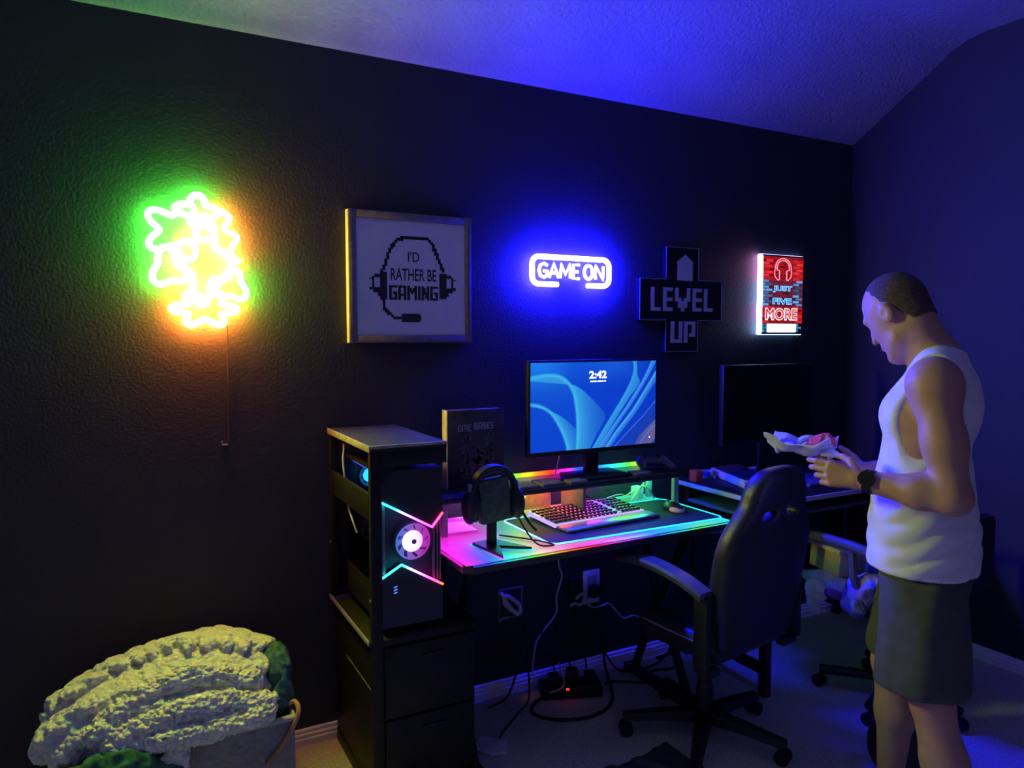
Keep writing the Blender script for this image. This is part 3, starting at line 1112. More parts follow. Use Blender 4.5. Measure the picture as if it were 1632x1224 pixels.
def fan(name, c, r, nrm, cold, colm, sh, sb):
    """fan facing -y (nrm 'y')"""
    ft = part(name, MB().lathe((c[0], c[1], c[2]), [(r, -0.010), (r, 0.012), (r - 0.008, 0.012), (r - 0.008, -0.010), (r, -0.010)], 'y', 36, cap=False), mat('fan_frame', (0.06, 0.06, 0.10), 0.35), pc)

    def colr(p):
        t = (p[0] - c[0]) / r * 0.5 + 0.5
        return tuple(cold[i] * (1 - t) + colm[i] * t for i in range(3))
    for k in range(9):
        a = 2 * PI * k / 9
        b = MB()
        pts = []
        for i in range(5):
            rr_ = r * 0.30 + (r * 0.85 - r * 0.30) * i / 4
            aa = a + 0.5 * i / 4
            for w_, dy in ((-0.26, -0.004), (0.26, 0.006)):
                pts.append((c[0] + rr_ * math.cos(aa + w_), c[1] + dy, c[2] + rr_ * math.sin(aa + w_)))
        fs = [(2 * i, 2 * i + 1, 2 * i + 3, 2 * i + 2) for i in range(4)]
        b.add(pts, fs, colr)
        part('blade', b, glow_rgb('fan_blade_light', sb), ft, smooth=0)
    part('hub', MB().lathe((c[0], c[1] - 0.006, c[2]), [(r * 0.46, 0.01), (r * 0.52, 0.004), (r * 0.46, -0.004), (r * 0.12, -0.006)], 'y', 28, col=colr), glow_rgb('fan_hub_light', sh), ft)
    part('hub_badge', MB().lathe((c[0] + 0.002, c[1] - 0.013, c[2]), [(0.009, 0.002), (0.009, -0.001)], 'y', 16), grey_plastic, ft)
    part('light_ring', MB().tube([(c[0] + (r - 0.012) * math.cos(2 * PI * i / 40), c[1] - 0.008, c[2] + (r - 0.012) * math.sin(2 * PI * i / 40)) for i in range(40)], 0.0035, 6, closed=True, col=colr), glow_rgb('fan_blade_light', sb), ft)
    return ft


fan('front_fan', (0.862, yF + 0.017, 0.912), 0.072, 'y', (0.0, 0.28, 1.0), (0.75, 0.0, 0.55), 8.0, 0.7)
# inner fan seen through the side glass
fi = fan('inner_fan', (0.800, -0.22, 1.100), 0.050, 'y', (0.02, 0.35, 1.0), (0.02, 0.50, 1.0), 20.0, 4.0)
part('glow_bar', MB().box((CX0 + 0.02, -0.46, 1.140), (CX0 + 0.03, -0.12, 1.146), col=(0.10, 0.14, 1.0)), glow_rgb('case_inner_fill', 7.0), pc)  # unseen bar added to light the case interior blue
gl = MB()
for i in range(3):
    z = 0.763 - 0.010 * i
    gl.tube([(0.788, yF - 0.001, z), (0.800, yF - 0.001, z + 0.004)], 0.0020, 6)
part('status_lights', gl, glow('status_blue', (0.10, 0.20, 1.0), 1.6), pc)
part('glow_bar', MB().box((CX0 - 0.004, yF + 0.004, 1.02), (CX0 - 0.001, yF + 0.010, 1.13), col=(1.0, 0.03, 0.55)), glow_rgb('post_reflection', 0.8), pc)  # glowing sliver that paints in a pink reflection on the post
for pts in ([(0.735, -0.10, 1.205), (0.728, -0.13, 1.19), (0.722, -0.14, 1.15), (0.722, -0.155, 1.09), (0.724, -0.16, 1.02), (0.722, -0.20, 0.985), (0.724, -0.25, 0.945), (0.735, -0.27, 0.90)],):
    solo('white_cable', MB().tube(smooth_path(pts, 6), 0.0035, 8), white_cable, 'short white cable looping beside the glass side of the computer', 'cable')

# ================================================================== MONITOR
mo = thing('monitor', 'lit flat monitor showing blue ribbons and the time 2:42 on the desk shelf', 'monitor', (1.83, -0.2, RZ))
MX0, MX1, MZ0, MZ1, MY = 1.500, 2.164, 1.1245, 1.5055, -0.205
part('housing', MB().box((MX0 - 0.010, MY + 0.002, MZ0 - 0.022), (MX1 + 0.010, MY + 0.030, MZ1 + 0.010), 0.004), black_plastic, mo)
part('stand_neck', MB().box((1.80, MY + 0.03, RZ + 0.01), (1.87, MY + 0.055, 1.30), 0.004), black_plastic, mo)
part('stand_base', MB().box((1.70, -0.29, RZ), (1.97, -0.11, RZ + 0.012), 0.005), black_plastic, mo)
NXs, NZs = 300, 172
uu, vv = np.meshgrid(np.linspace(0, 1, NXs), np.linspace(0, 1, NZs), indexing='ij')   # v from top


def seg_dist(pl_, u, v, asp=1.75):
    P = np.array(smooth_path([(a * asp, b) for a, b in pl_], 14))
    best = np.full(u.shape, 9.0)
    side = np.zeros(u.shape)
    for a, b in zip(P[:-1], P[1:]):
        d = b - a
        L2 = d @ d
        if L2 < 1e-9:
            continue
        t = np.clip(((u * asp - a[0]) * d[0] + (v - a[1]) * d[1]) / L2, 0, 1)
        dx, dy = u * asp - a[0] - t * d[0], v - a[1] - t * d[1]
        ds = np.hypot(dx, dy)
        s = np.sign(d[0] * (v - a[1]) - d[1] * (u * asp - a[0]))
        m_ = ds < best
        best = np.where(m_, ds, best)
        side = np.where(m_, s, side)
    return best, side


img = np.zeros(uu.shape + (3,))
_l = np.clip(1.25 - uu * 0.9, 0, 1)[..., None]
img[:] = np.array([0.004, 0.030, 0.52]) * (1 - _l) + np.array([0.004, 0.055, 0.62]) * _l
img += np.array([0.008, 0.14, 0.24]) * np.exp(-((uu - 0.05) ** 2 / 0.05 + (vv - 0.0) ** 2 / 0.05))[..., None]
img += np.array([0.004, 0.05, 0.10]) * np.exp(-((uu - 0.62) ** 2 / 0.05 + (vv - 0.02) ** 2 / 0.03))[..., None]


def in_poly(poly):
    ins = np.zeros(uu.shape, bool)
    n = len(poly)
    for i in range(n):
        (x0_, y0_), (x1_, y1_) = poly[i], poly[(i + 1) % n]
        if abs(y1_ - y0_) < 1e-9:
            continue
        c_ = ((y0_ > vv) != (y1_ > vv)) & (uu < (x1_ - x0_) * (vv - y0_) / (y1_ - y0_) + x0_)
        ins ^= c_
    return ins


def ribbon(pl_, other, wid, col, fade, amount):
    """bright edge line; the sheet between it and a second curve fades away from the edge"""
    c1 = smooth_path(pl_, 14)
    if other:
        c2 = smooth_path(other, 14)
        ins = in_poly([tuple(p) for p in c1] + [tuple(p) for p in c2[::-1]])
        d, s = seg_dist(pl_, uu, vv)
        k = (np.exp(-d / fade) * ins * amount)[..., None]
        img[:] = img * (1 - k) + np.array(col) * k
    d, s = seg_dist(pl_, uu, vv)
    k = np.exp(-(d / wid) ** 2)[..., None]
    img[:] = img * (1 - k) + np.array(col) * k


lc = (0.05, 0.45, 0.84)
P1 = [(-0.05, 0.19), (0.05, 0.155), (0.16, 0.145), (0.25, 0.19), (0.32, 0.33), (0.35, 0.55), (0.358, 0.80), (0.352, 1.05)]
ribbon(P1, [(0.33, 0.26), (0.40, 0.33), (0.50, 0.48), (0.575, 0.64), (0.50, 0.86), (0.44, 1.05)], 0.016, lc, 0.20, 0.85)
k = (in_poly([(-0.05, 0.19)] + [tuple(p) for p in smooth_path(P1, 14)] + [(-0.05, 1.05)]) * np.exp(-(vv - 0.15) / 0.25) * 0.35)[..., None]
img[:] = img * (1 - k) + np.array([0.02, 0.22, 0.72]) * k
ribbon(P1, None, 0.016, lc, 0.2, 0.85)
P2 = [(-0.05, 0.455), (0.0, 0.46), (0.08, 0.49), (0.16, 0.58), (0.23, 0.76), (0.27, 0.92), (0.285, 1.05)]
ribbon(P2, [(0.13, 0.53), (0.22, 0.60), (0.30, 0.70), (0.348, 0.80), (0.350, 1.05)], 0.016, lc, 0.12, 0.85)
ribbon([(0.80, -0.05), (0.815, 0.10), (0.78, 0.27), (0.70, 0.48), (0.58, 0.76), (0.46, 1.05)], [(0.835, -0.05), (0.84, 0.16), (0.86, 0.26), (0.78, 0.42), (0.66, 0.68), (0.50, 1.05)], 0.012, (0.04, 0.36, 0.80), 0.30, 0.8)
ribbon([(0.98, -0.05), (0.90, 0.20), (0.76, 0.52), (0.64, 0.76), (0.50, 1.05)], [(1.02, -0.05), (0.93, 0.20), (0.79, 0.52), (0.67, 0.76), (0.55, 1.05)], 0.008, (0.05, 0.33, 0.90), 0.10, 0.8)
ribbon([(1.05, 0.02), (0.93, 0.30), (0.80, 0.59), (0.66, 0.84), (0.56, 1.05)], [(1.08, 0.10), (0.97, 0.32), (0.84, 0.60), (0.70, 0.85), (0.60, 1.05)], 0.010, (0.06, 0.42, 0.92), 0.05, 0.8)
k = in_poly([(1.1, 0.36), (0.92, 0.62), (0.78, 0.82), (0.60, 1.1), (1.1, 1.1)])[..., None] * 0.75
img[:] = img * (1 - k) + np.array([0.010, 0.045, 0.42]) * k
ribbon([(1.05, 0.40), (0.92, 0.62), (0.78, 0.82), (0.62, 1.05)], None, 0.006, (0.05, 0.18, 0.85), 0.1, 0.3)
k = (in_poly([(1.1, 0.58), (0.86, 0.90), (0.78, 1.1), (0.90, 1.1), (1.1, 0.80)]) * np.clip((uu - 0.72) / 0.25, 0, 1) * 0.8)[..., None]
img[:] = img * (1 - k) + np.array([0.16, 0.13, 0.26]) * k
ribbon([(1.05, 0.74), (0.95, 0.84), (0.84, 1.05)], None, 0.007, (0.06, 0.20, 0.9), 0.1, 0.6)
img = np.clip(img, 0, 1.3)
V = np.stack([MX0 + (MX1 - MX0) * uu, np.full(uu.shape, MY), MZ1 - (MZ1 - MZ0) * vv], -1).reshape(-1, 3)
I = np.arange(NXs * NZs).reshape(NXs, NZs)
Q = np.stack([I[:-1, :-1], I[:-1, 1:], I[1:, 1:], I[1:, :-1]], -1).reshape(-1, 4)
sm = from_arrays('screen', V, Q)
ca = sm.color_attributes.new('col', 'FLOAT_COLOR', 'POINT')
ca.data.foreach_set('color', np.concatenate([img.reshape(-1, 3), np.ones((NXs * NZs, 1))], 1).astype(np.float32).ravel())
scr = part('screen', sm, glow_rgb('screen_light', S_SCREEN), mo)
sw = glow('screen_white', (1, 1, 1), 1.6)
part('clock_digits', text_mb('2:42', 1.795, 1.888, 1.432, 1.466, MY - 0.0005, 0.0006, 0.03), sw, scr, smooth=0)
dl = MB()
for a, b in ((1.800, 1.835), (1.839, 1.868), (1.872, 1.884)):
    dl.box((a, MY - 0.001, 1.417), (b, MY - 0.0004, 1.4225))
part('date_line', dl, sw, scr, smooth=0)
part('status_dot', MB().box((2.128, MY - 0.001, 1.150), (2.134, MY - 0.0004, 1.156)), sw, scr)
part('cable', MB().tube(smooth_path([(1.70, -0.13, 1.13), (1.69, -0.12, 1.06), (1.68, -0.11, 1.005)], 5), 0.003, 6), mat('pinkish_cable', (0.45, 0.38, 0.40), 0.5), mo)

# second monitor, switched off
m2 = thing('monitor', 'black switched-off monitor in the dark corner below the JUST FIVE MORE sign', 'monitor', (3.0, -0.2, 0.9))
part('housing', MB().box((2.585, -0.205, 1.075), (3.22, -0.175, 1.475), 0.004), black_plastic, m2)
part('screen', MB().box((2.597, -0.2065, 1.092), (3.208, -0.2048, 1.463)), mat('dead_screen', (0.004, 0.004, 0.005), 0.35, var=0.1, spec=0.3), m2)
part('stand_neck', MB().box((2.87, -0.175, 0.91), (2.93, -0.155, 1.25), 0.004), black_plastic, m2)
part('stand_base', MB().box((2.78, -0.26, 0.90), (3.02, -0.08, 0.912), 0.004), black_plastic, m2)
# ================================================================== THINGS ON THE GAMING DESK
# ---- light-edged desk pad
PZ = DT + 0.005
pd = thing('desk_pad', 'large black desk pad with a glowing cyan edge under the keyboard', 'desk pad', (1.83, -0.38, DT))
rad = 0.05


def rrect(x0, x1, y0, y1, r, n=8):
    out = []
    for cx, cy, a0 in ((x1 - r, y1 - r, 0), (x0 + r, y1 - r, 90), (x0 + r, y0 + r, 180), (x1 - r, y0 + r, 270)):
        for i in range(n + 1):
            a = R(a0 + 90 * i / n)
            out.append((cx + r * math.cos(a), cy + r * math.sin(a)))
    return out


PA = rrect(1.375, 2.228, -0.590, -0.185, 0.035)
PA = [(x, y) for x, y in PA]
part('mat', MB().prism(PA, DT + 0.0005, PZ, plane='xy'), mat('pad_black', (0.016, 0.017, 0.018), 0.7, bump=0.2, bscale=600, bdist=0.0006), pd)


def dens(pts, k):
    out = []
    for a, b in zip(pts, pts[1:] + pts[:1]):
        n = max(1, int(math.dist(a, b) / k))
        out += [(a[0] + (b[0] - a[0]) * i / n, a[1] + (b[1] - a[1]) * i / n) for i in range(n)]
    return out


PD = dens(PA, 0.02)
padc = ramp([(1.30, (0.35, 0.55, 0.9)), (1.5, (0.03, 0.65, 0.95)), (2.25, (0.01, 0.60, 0.85))])
part('edge_light', MB().tube([(x, y, PZ) for x, y in PD], 0.0032, 6, closed=True, col=lambda p: padc(p[0])), glow_rgb('pad_light', S_PAD), pd)

# ---- keyboard
def keyboard(loc, rotz, label, base_mat, key_mat, wide=0.455, deep=0.150, zb=0.0):
    k = thing('keyboard', label, 'keyboard', loc, rotz)
    b = MB().box((-wide / 2, -deep / 2, zb), (wide / 2, deep / 2, 0.014), 0.004, rot=(Matrix.Rotation(R(4.5), 3, 'X'), (0, -deep / 2, 0)))
    part('base', b, base_mat, k, local=True)
    km = MB().box((-0.0078, -0.0078, 0), (0.0078, 0.0078, 0.009), 0.0025).mesh('key')
    km.materials.append(key_mat)
    nrow, ncol = 6, 21
    for r in range(nrow):
        for c_ in range(ncol):
            if c_ in (15, 19) and False:
                continue
            x = -wide / 2 + 0.016 + c_ * (wide - 0.032) / (ncol - 1)
            y = -deep / 2 + 0.018 + r * (deep - 0.036) / (nrow - 1)
            if 0.10 < x < 0.112:
                continue
            o = bpy.data.objects.new('key', km)
            COL.objects.link(o)
            o.parent = k
            o.location = (x, y, 0.0125 + (y + deep / 2) * math.tan(R(4.5)))
            o.rotation_euler = (R(4.5), 0, 0)
    return k


key_dark = mat('key_dark', (0.03, 0.03, 0.04), 0.4)
kb = keyboard((1.728, -0.292, PZ + 0.004), R(4.4), 'silver gaming keyboard with dark keys and wrist rest on the glowing pad', mat('kb_silver', (0.72, 0.70, 0.76), 0.32, 0.3), key_dark, 0.475, 0.195)
rf = ramp([(0, (1, .3, .9)), (.3, (1, .15, .25)), (.5, (.8, .08, .7)), (.7, (.3, .1, 1)), (1, (.2, .35, 1))])
bl = MB()
for r in range(6):
    y = -0.0975 + 0.018 + r * (0.195 - 0.036) / 5
    for i in range(20):
        x = -0.2275 + 0.016 + (i + 0.5) * (0.455 - 0.03) / 20
        z = 0.0145 + (y + 0.0975) * math.tan(R(4.5))
        bl.box((x - 0.0028, y - 0.008, z), (x + 0.0028, y + 0.008, z + 0.001), col=rf(i / 19))
part('key_backlight', bl, glow_rgb('keyboard_backlight', 2.6), kb, local=True, smooth=0)
part('wrist_rest', MB().box((-0.235, -0.185, -0.002), (0.250, -0.100, 0.010), 0.004), mat('rest_grey', (0.35, 0.35, 0.37), 0.28, 0.5, var=0.05), kb, local=True)
part('front_edge', MB().box((-0.236, -0.1015, 0.000), (0.236, -0.0965, 0.0155), 0.002), glow('keyboard_edge_light', (0.62, 0.42, 1.0), 1.1), kb, local=True)
part('side_edge', MB().box((-0.2400, -0.0985, 0.000), (-0.2365, 0.095, 0.017), 0.001, rot=(Matrix.Rotation(R(3.5), 3, 'X'), (0, -0.0985, 0))), glow('keyboard_edge_light', (0.62, 0.42, 1.0), 1.1), kb, local=True)

# ---- mouse
ms = thing('computer_mouse', 'small black and pale computer mouse at the right of the desk pad', 'mouse', (2.125, -0.385, PZ))
s = SDF((-0.045, -0.075, -0.005), (0.045, 0.075, 0.055), 0.003)
s.ell((0, 0, 0.008), (0.032, 0.060, 0.030), k=0)
P_ = s.P()
s.F = np.maximum(s.F, -P_[..., 2])
part('shell', s.mesh('shell'), black_plastic, ms, local=True)
s = SDF((-0.045, -0.075, -0.005), (0.045, 0.075, 0.055), 0.003)
s.ell((0, -0.012, 0.006), (0.0335, 0.050, 0.0255), k=0)
P_ = s.P()
s.F = np.maximum(s.F, -P_[..., 2])
s.F = np.maximum(s.F, P_[..., 1] + 0.01)
part('palm_rest', s.mesh('palm_rest'), mat('mouse_pink', (0.75, 0.62, 0.66), 0.4), ms, local=True)
part('wheel', MB().cyl((-0.004, 0.035, 0.032), (0.004, 0.035, 0.032), 0.008, 14), grey_plastic, ms, local=True)

# ---- headset stand and headset
hs = thing('headset_stand', 'dark square block headset stand with splayed feet at the left of the desk', 'headset stand', (1.175, -0.50, DT))
HX, HY = 1.178, -0.495
part('block', MB().box((HX - 0.060, HY - 0.018, DT + 0.095), (HX + 0.062, HY + 0.022, DT + 0.255), 0.004, rot=(Matrix.Rotation(R(-6), 3, 'Y'), (HX, HY, DT + 0.2))),
     mat('stand_green', (0.045, 0.085, 0.055), 0.6, var=0.35, vscale=50), hs)
part('post', MB().box((HX - 0.022, HY - 0.010, DT + 0.01), (HX + 0.012, HY + 0.012, DT + 0.10), 0.003), black_plastic, hs)
ft_ = MB().prism([(HX - 0.035, HY - 0.15), (HX + 0.012, HY - 0.03), (HX + 0.03, HY + 0.06), (HX - 0.06, HY + 0.05)], DT + 0.001, DT + 0.012, plane='xy')
ft_.prism([(HX + 0.012, HY - 0.03), (HX + 0.105, HY - 0.105), (HX + 0.03, HY + 0.06)], DT + 0.001, DT + 0.0122, plane='xy')
part('base', ft_, black_plastic, hs, smooth=0)
ringp = dens([(HX - 0.037, HY - 0.156), (HX + 0.004, HY - 0.058), (HX + 0.113, HY - 0.110), (HX + 0.036, HY + 0.066), (HX - 0.066, HY + 0.055)], 0.008)
rb = ramp([(0, MAG), (.15, BLU), (.3, CYA), (.42, YEL), (.5, GRN), (.65, CYA), (.8, BLU), (1, MAG)])
rl = MB()
n_ = len(ringp)
rl.tube([(x, y, DT + 0.002) for x, y in ringp], 0.002, 6, closed=True)
rl.c = [rb(i / n_) for i in range(n_) for _ in range(6)]
part('base_light', rl, glow_rgb('stand_light', 1.5), hs)

hd = thing('headset', 'black over-ear gaming headset hanging on the block stand', 'headset', (1.178, -0.495, DT + 0.12))
HC = np.array((HX + 0.002, HY, DT + 0.185))
band = [(HC[0] + 0.088 * math.cos(R(a)) * (1.0 if a % 180 else 1.0), HC[1], HC[2] + 0.015 + 0.098 * math.sin(R(a))) for a in range(-8, 189, 10)]
pb = MB()
for off in (-0.014, -0.005, 0.005, 0.014):
    pb.tube([(p[0], p[1] + off, p[2]) for p in band], 0.0085, 8)
part('headband', pb, mat('headset_black', (0.018, 0.018, 0.022), 0.45), hd)
part('headband_pad', MB().tube([(HC[0] + 0.074 * math.cos(R(a)), HC[1], HC[2] + 0.015 + 0.084 * math.sin(R(a))) for a in range(35, 146, 10)], 0.012, 8), mat('pad_grey', (0.06, 0.06, 0.07), 0.8), hd)
for s_ in (-1, 1):
    s = SDF((HC[0] + s_ * 0.085 - 0.05, HC[1] - 0.06, HC[2] - 0.105), (HC[0] + s_ * 0.085 + 0.05, HC[1] + 0.06, HC[2] + 0.055), 0.004)
    s.ell((HC[0] + s_ * 0.098, HC[1], HC[2] - 0.03), (0.024, 0.046, 0.060), k=0.01)
    s.ell((HC[0] + s_ * 0.076, HC[1], HC[2] - 0.03), (0.018, 0.042, 0.055), k=0.006)
    ec = part('ear_cup', s.mesh('ear_cup'), mat('headset_black', (0.018, 0.018, 0.022), 0.45), hd)
    part('yoke', MB().box((HC[0] + s_ * 0.093 - 0.005, HC[1] - 0.012, HC[2] - 0.01), (HC[0] + s_ * 0.093 + 0.005, HC[1] + 0.012, HC[2] + 0.055), 0.002), mat('yoke_grey', (0.30, 0.30, 0.33), 0.4), ec)
part('cable', MB().tube(smooth_path([(HC[0] + 0.10, HC[1] - 0.01, HC[2] - 0.085), (HC[0] + 0.125, HC[1] - 0.04, DT + 0.04), (HC[0] + 0.15, HC[1] - 0.08, DT + 0.006), (HC[0] + 0.20, HC[1] - 0.10, DT + 0.006), (HC[0] + 0.17, HC[1] - 0.02, DT + 0.006), (HC[0] + 0.08, HC[1] + 0.11, DT + 0.006)], 6), 0.0032, 6), black_cable, hd)
part('microphone', MB().tube(smooth_path([(HC[0] + 0.105, HC[1] - 0.03, HC[2] - 0.06), (HC[0] + 0.12, HC[1] - 0.06, HC[2] - 0.10), (HC[0] + 0.14, HC[1] - 0.075, HC[2] - 0.125)], 5), 0.005, 8), black_plastic, hd)

# ---- sheets of paper behind the headset
for i in range(3):
    rz = Matrix.Rotation(R((-6, 4, -2)[i]), 3, 'Z')
    solo('paper_sheet', MB().box((1.045 + 0.01 * i, -0.26 - 0.012 * i, DT + 0.001 + 0.0025 * i), (1.20 + 0.01 * i, -0.11 - 0.010 * i, DT + 0.003 + 0.0025 * i), rot=(rz, (1.14, -0.2, 0))), paper_white,
         ('bottom sheet', 'middle sheet', 'top sheet')[i] + ' of the white paper stack on the desk between computer and headset', 'paper', 'paper sheets on the desk')

# ---- book standing on the shelf
bk = thing('book', 'dark upright book lettered EPIC BASES standing on the monitor shelf', 'book', (1.265, -0.14, RZ))
part('pages', MB().box((1.140, -0.168, RZ + 0.004), (1.386, -0.128, 1.316), 0.001), mat('page_cream', (0.68, 0.62, 0.50), 0.8), bk)
cv = part('cover', MB().box((1.138, -0.1715, RZ), (1.392, -0.1680, 1.320), 0.001).box((1.138, -0.128, RZ), (1.392, -0.1245, 1.320), 0.001), mat('cover_dark', (0.050, 0.042, 0.045), 0.55, var=0.3, vscale=25), bk)
part('spine', MB().box((1.134, -0.1715, RZ), (1.1385, -0.1245, 1.320), 0.001), mat('spine_lit', (0.80, 0.66, 0.46), 0.6), bk)  # spine colour paled to carry the neon sign's light
lett = mat('cover_letters', (0.42, 0.40, 0.42), 0.6)
part('lettering', pixel_text('EPIC', 1.183, 1.242, 1.232, 1.258, -0.1713, 0.001, 0.2), lett, cv, smooth=0)
part('lettering', pixel_text('BASES', 1.254, 1.342, 1.238, 1.264, -0.1713, 0.001, 0.2), lett, cv, smooth=0)
pic = MB()
rnd = random.Random(11)
for i in range(150):
    u, v = rnd.random(), rnd.random()
    x = 1.19 + 0.155 * u
    z = 1.03 + 0.185 * v * (0.8 + 0.2 * math.sin(9 * u))
    pic.box((x, -0.1720, z), (x + rnd.choice((0.008, 0.012)), -0.1712, z + rnd.choice((0.008, 0.016))), col=(0, 0, 0))
pic.c = []
part('cover_picture', pic, mat('cover_print', (0.13, 0.08, 0.08), 0.6, var=0.6, vscale=45), cv, smooth=0)

# ---- dark flat tiles lying on the shelf
for i, (x, y, dx, dy) in enumerate(((1.435, -0.262, 0.085, 0.10), (1.555, -0.255, 0.10, 0.105), (1.675, -0.288, 0.085, 0.055), (2.03, -0.265, 0.085, 0.07))):
    solo('game_case', MB().box((x - dx / 2, y - dy / 2, RZ), (x + dx / 2, y + dy / 2, RZ + 0.012), 0.002), mat('case_slate', (0.24, 0.24, 0.30), 0.3),
         ('flat dark game case on the shelf nearest the book', 'flat dark game case, second from the book, on the shelf front', 'thin dark game case in front of the monitor stand', 'flat dark game case on the shelf beside the game controller')[i], 'case', 'flat cases on the monitor shelf')

# ---- game controller
s = SDF((-0.10, -0.08, -0.01), (0.10, 0.08, 0.075), 0.0035)
s.ell((0, 0.01, 0.035), (0.062, 0.038, 0.022), k=0.01)
for q in (-1, 1):
    s.cone((q * 0.055, 0.012, 0.036), (q * 0.072, -0.055, 0.016), 0.024, 0.014, k=0.02)
    s.cone((q * 0.05, 0.045, 0.035), (q * 0.03, 0.048, 0.035), 0.010, k=0.008)
cm_ = s.mesh('body')
gc = thing('game_controller', 'dark game controller with two thumbsticks at the right end of the monitor shelf', 'game controller', (2.155, -0.205, RZ), R(-15))
part('body', cm_, mat('controller_navy', (0.10, 0.10, 0.13), 0.4), gc, local=True)
for x, y in ((-0.035, 0.018), (0.022, -0.006)):
    part('thumbstick', MB().lathe((x, y, 0.050), [(0.005, 0), (0.005, 0.012), (0.010, 0.014), (0.010, 0.019), (0.006, 0.020)], 'z', 14), black_plastic, gc, local=True)
for x, y in ((0.035, 0.03), (0.045, 0.02), (0.025, 0.02), (0.035, 0.010)):
    part('button', MB().lathe((x, y, 0.052), [(0.004, 0), (0.004, 0.005), (0.003, 0.006)], 'z', 10), grey_plastic, gc, local=True)

# ---- tangle under the shelf
rnd = random.Random(5)
wires = [
    ([(1.50, -0.09, DT + 0.004), (1.54, -0.08, DT + 0.06), (1.58, -0.07, DT + 0.12)], white_cable, 0.004, 'pale cable slanting up under the left of the monitor shelf'),
    ([(1.78, -0.13, DT + 0.006), (1.84, -0.10, DT + 0.05), (1.92, -0.12, DT + 0.075), (1.97, -0.15, DT + 0.04), (1.90, -0.17, DT + 0.02), (1.83, -0.15, DT + 0.05), (1.80, -0.11, DT + 0.07)], black_cable, 0.0035, 'dark cable coiled in a loop under the monitor shelf'),
    ([(1.86, -0.18, DT + 0.005), (1.93, -0.15, DT + 0.03), (2.00, -0.16, DT + 0.045), (2.05, -0.14, DT + 0.03), (2.12, -0.11, DT + 0.045)], white_cable, 0.003, 'pale thin cable waving behind the keyboard'),
    ([(2.05, -0.18, DT + 0.01), (2.10, -0.15, DT + 0.04), (2.17, -0.12, DT + 0.075)], white_cable, 0.0035, 'pale straight cable rising to the plug adapters'),
]
for pts, mm, rr_, lb in wires:
    solo('cable', MB().tube(smooth_path(pts, 6), rr_, 6), mm, lb, 'cable', 'cables under the monitor shelf')
part_adp = thing('plug_adapter', 'white plug adapter with a bent cable under the right end of the monitor shelf', 'adapter', (2.16, -0.10, DT))
part('block', MB().box((2.120, -0.130, DT), (2.165, -0.080, DT + 0.060), 0.008), white_plastic, part_adp)
part('cable', MB().tube(smooth_path([(2.14, -0.13, DT + 0.05), (2.13, -0.17, DT + 0.075), (2.16, -0.19, DT + 0.04), (2.19, -0.17, DT + 0.006)], 6), 0.005, 8), white_cable, part_adp)
ml = MB().box((1.53, -0.06, DT), (1.69, -0.045, DT + 0.125), 0.003)
solo('wooden_panel', ml, mat('panel_brown', (0.30, 0.20, 0.15), 0.6, var=0.3), 'small brown panel leaning at the wall under the monitor shelf', 'panel')

# ================================================================== THINGS ON THE CORNER DESK
kb2 = keyboard((2.672, -0.245, 0.926), R(-108), 'keyboard with dark keys and a thick pale body lying on the corner desk', mat('kb_pale', (0.66, 0.64, 0.58), 0.5), key_dark, 0.36, 0.15, zb=-0.024)
solo('small_box', MB().box((2.465, -0.155, 0.90), (2.512, -0.105, 0.955), 0.003), mat('box_red', (0.62, 0.08, 0.04), 0.5), 'small red box on the corner desk next to the monitor shelf', 'box')
pz = thing('puzzle_cube', 'small multicoloured cube toy beside the red box on the corner desk', 'cube toy', (2.585, -0.10, 0.90))
for i in range(3):
    for j in range(3):
        for k in range(2):
            m_ = (mat('cube_green', (0.05, 0.5, 0.12), 0.4), mat('cube_blue', (0.04, 0.10, 0.6), 0.4), mat('cube_white', (0.7, 0.7, 0.7), 0.4))[(i + 2 * j + k) % 3]
            part('cubelet', MB().box((2.555 + 0.021 * i, -0.135 + 0.021 * j, 0.90 + 0.021 * k), (2.5745 + 0.021 * i, -0.1155 + 0.021 * j, 0.9195 + 0.021 * k), 0.002), m_, pz)
solo('glasses_case', MB().box((2.90, -0.10, 0.90), (3.03, -0.06, 0.925), 0.010), mat('case_pink', (0.55, 0.38, 0.42), 0.5), 'slim pinkish case lying at the back of the corner desk', 'case')
solo('folder', MB().box((2.86, -0.50, 0.90), (3.20, -0.22, 0.915), 0.004), mat('folder_blue', (0.10, 0.10, 0.22), 0.5), 'flat blue folder on the corner desk beside the keyboard', 'folder')

# ================================================================== GAMING CHAIR
leather = mat('black_leather', (0.016, 0.016, 0.020), rough=0.42, var=0.12, vscale=30, bump=0.25, bscale=260, bdist=0.001, spec=0.45)
seam = mat('chair_piping', (0.35, 0.33, 0.32), 0.5)
gch = thing('gaming_chair', 'black high-backed gaming chair with curved armrests facing the desk', 'chair', (2.03, -0.70, 0), R(9))


def outline_sdf(P2, poly):
    """signed distance to a closed polygon, P2 (...,2)"""
    poly = np.array(poly, np.float32)
    n = len(poly)
    d = np.full(P2.shape[:-1], 1e9, np.float32)
    sgn = np.ones(P2.shape[:-1], np.float32)
    for i in range(n):
        a, b = poly[i], poly[(i + 1) % n]
        e = b - a
        w_ = P2 - a
        t = np.clip((w_ @ e) / max(1e-9, float(e @ e)), 0, 1)
        q = w_ - t[..., None] * e
        d = np.minimum(d, (q * q).sum(-1))
        c1 = (P2[..., 1] >= a[1]) & (P2[..., 1] < b[1]) & (e[0] * w_[..., 1] > e[1] * w_[..., 0])
        c2 = (P2[..., 1] < a[1]) & (P2[..., 1] >= b[1]) & (e[0] * w_[..., 1] < e[1] * w_[..., 0])
        sgn = np.where(c1 | c2, -sgn, sgn)
    return np.sqrt(d) * sgn


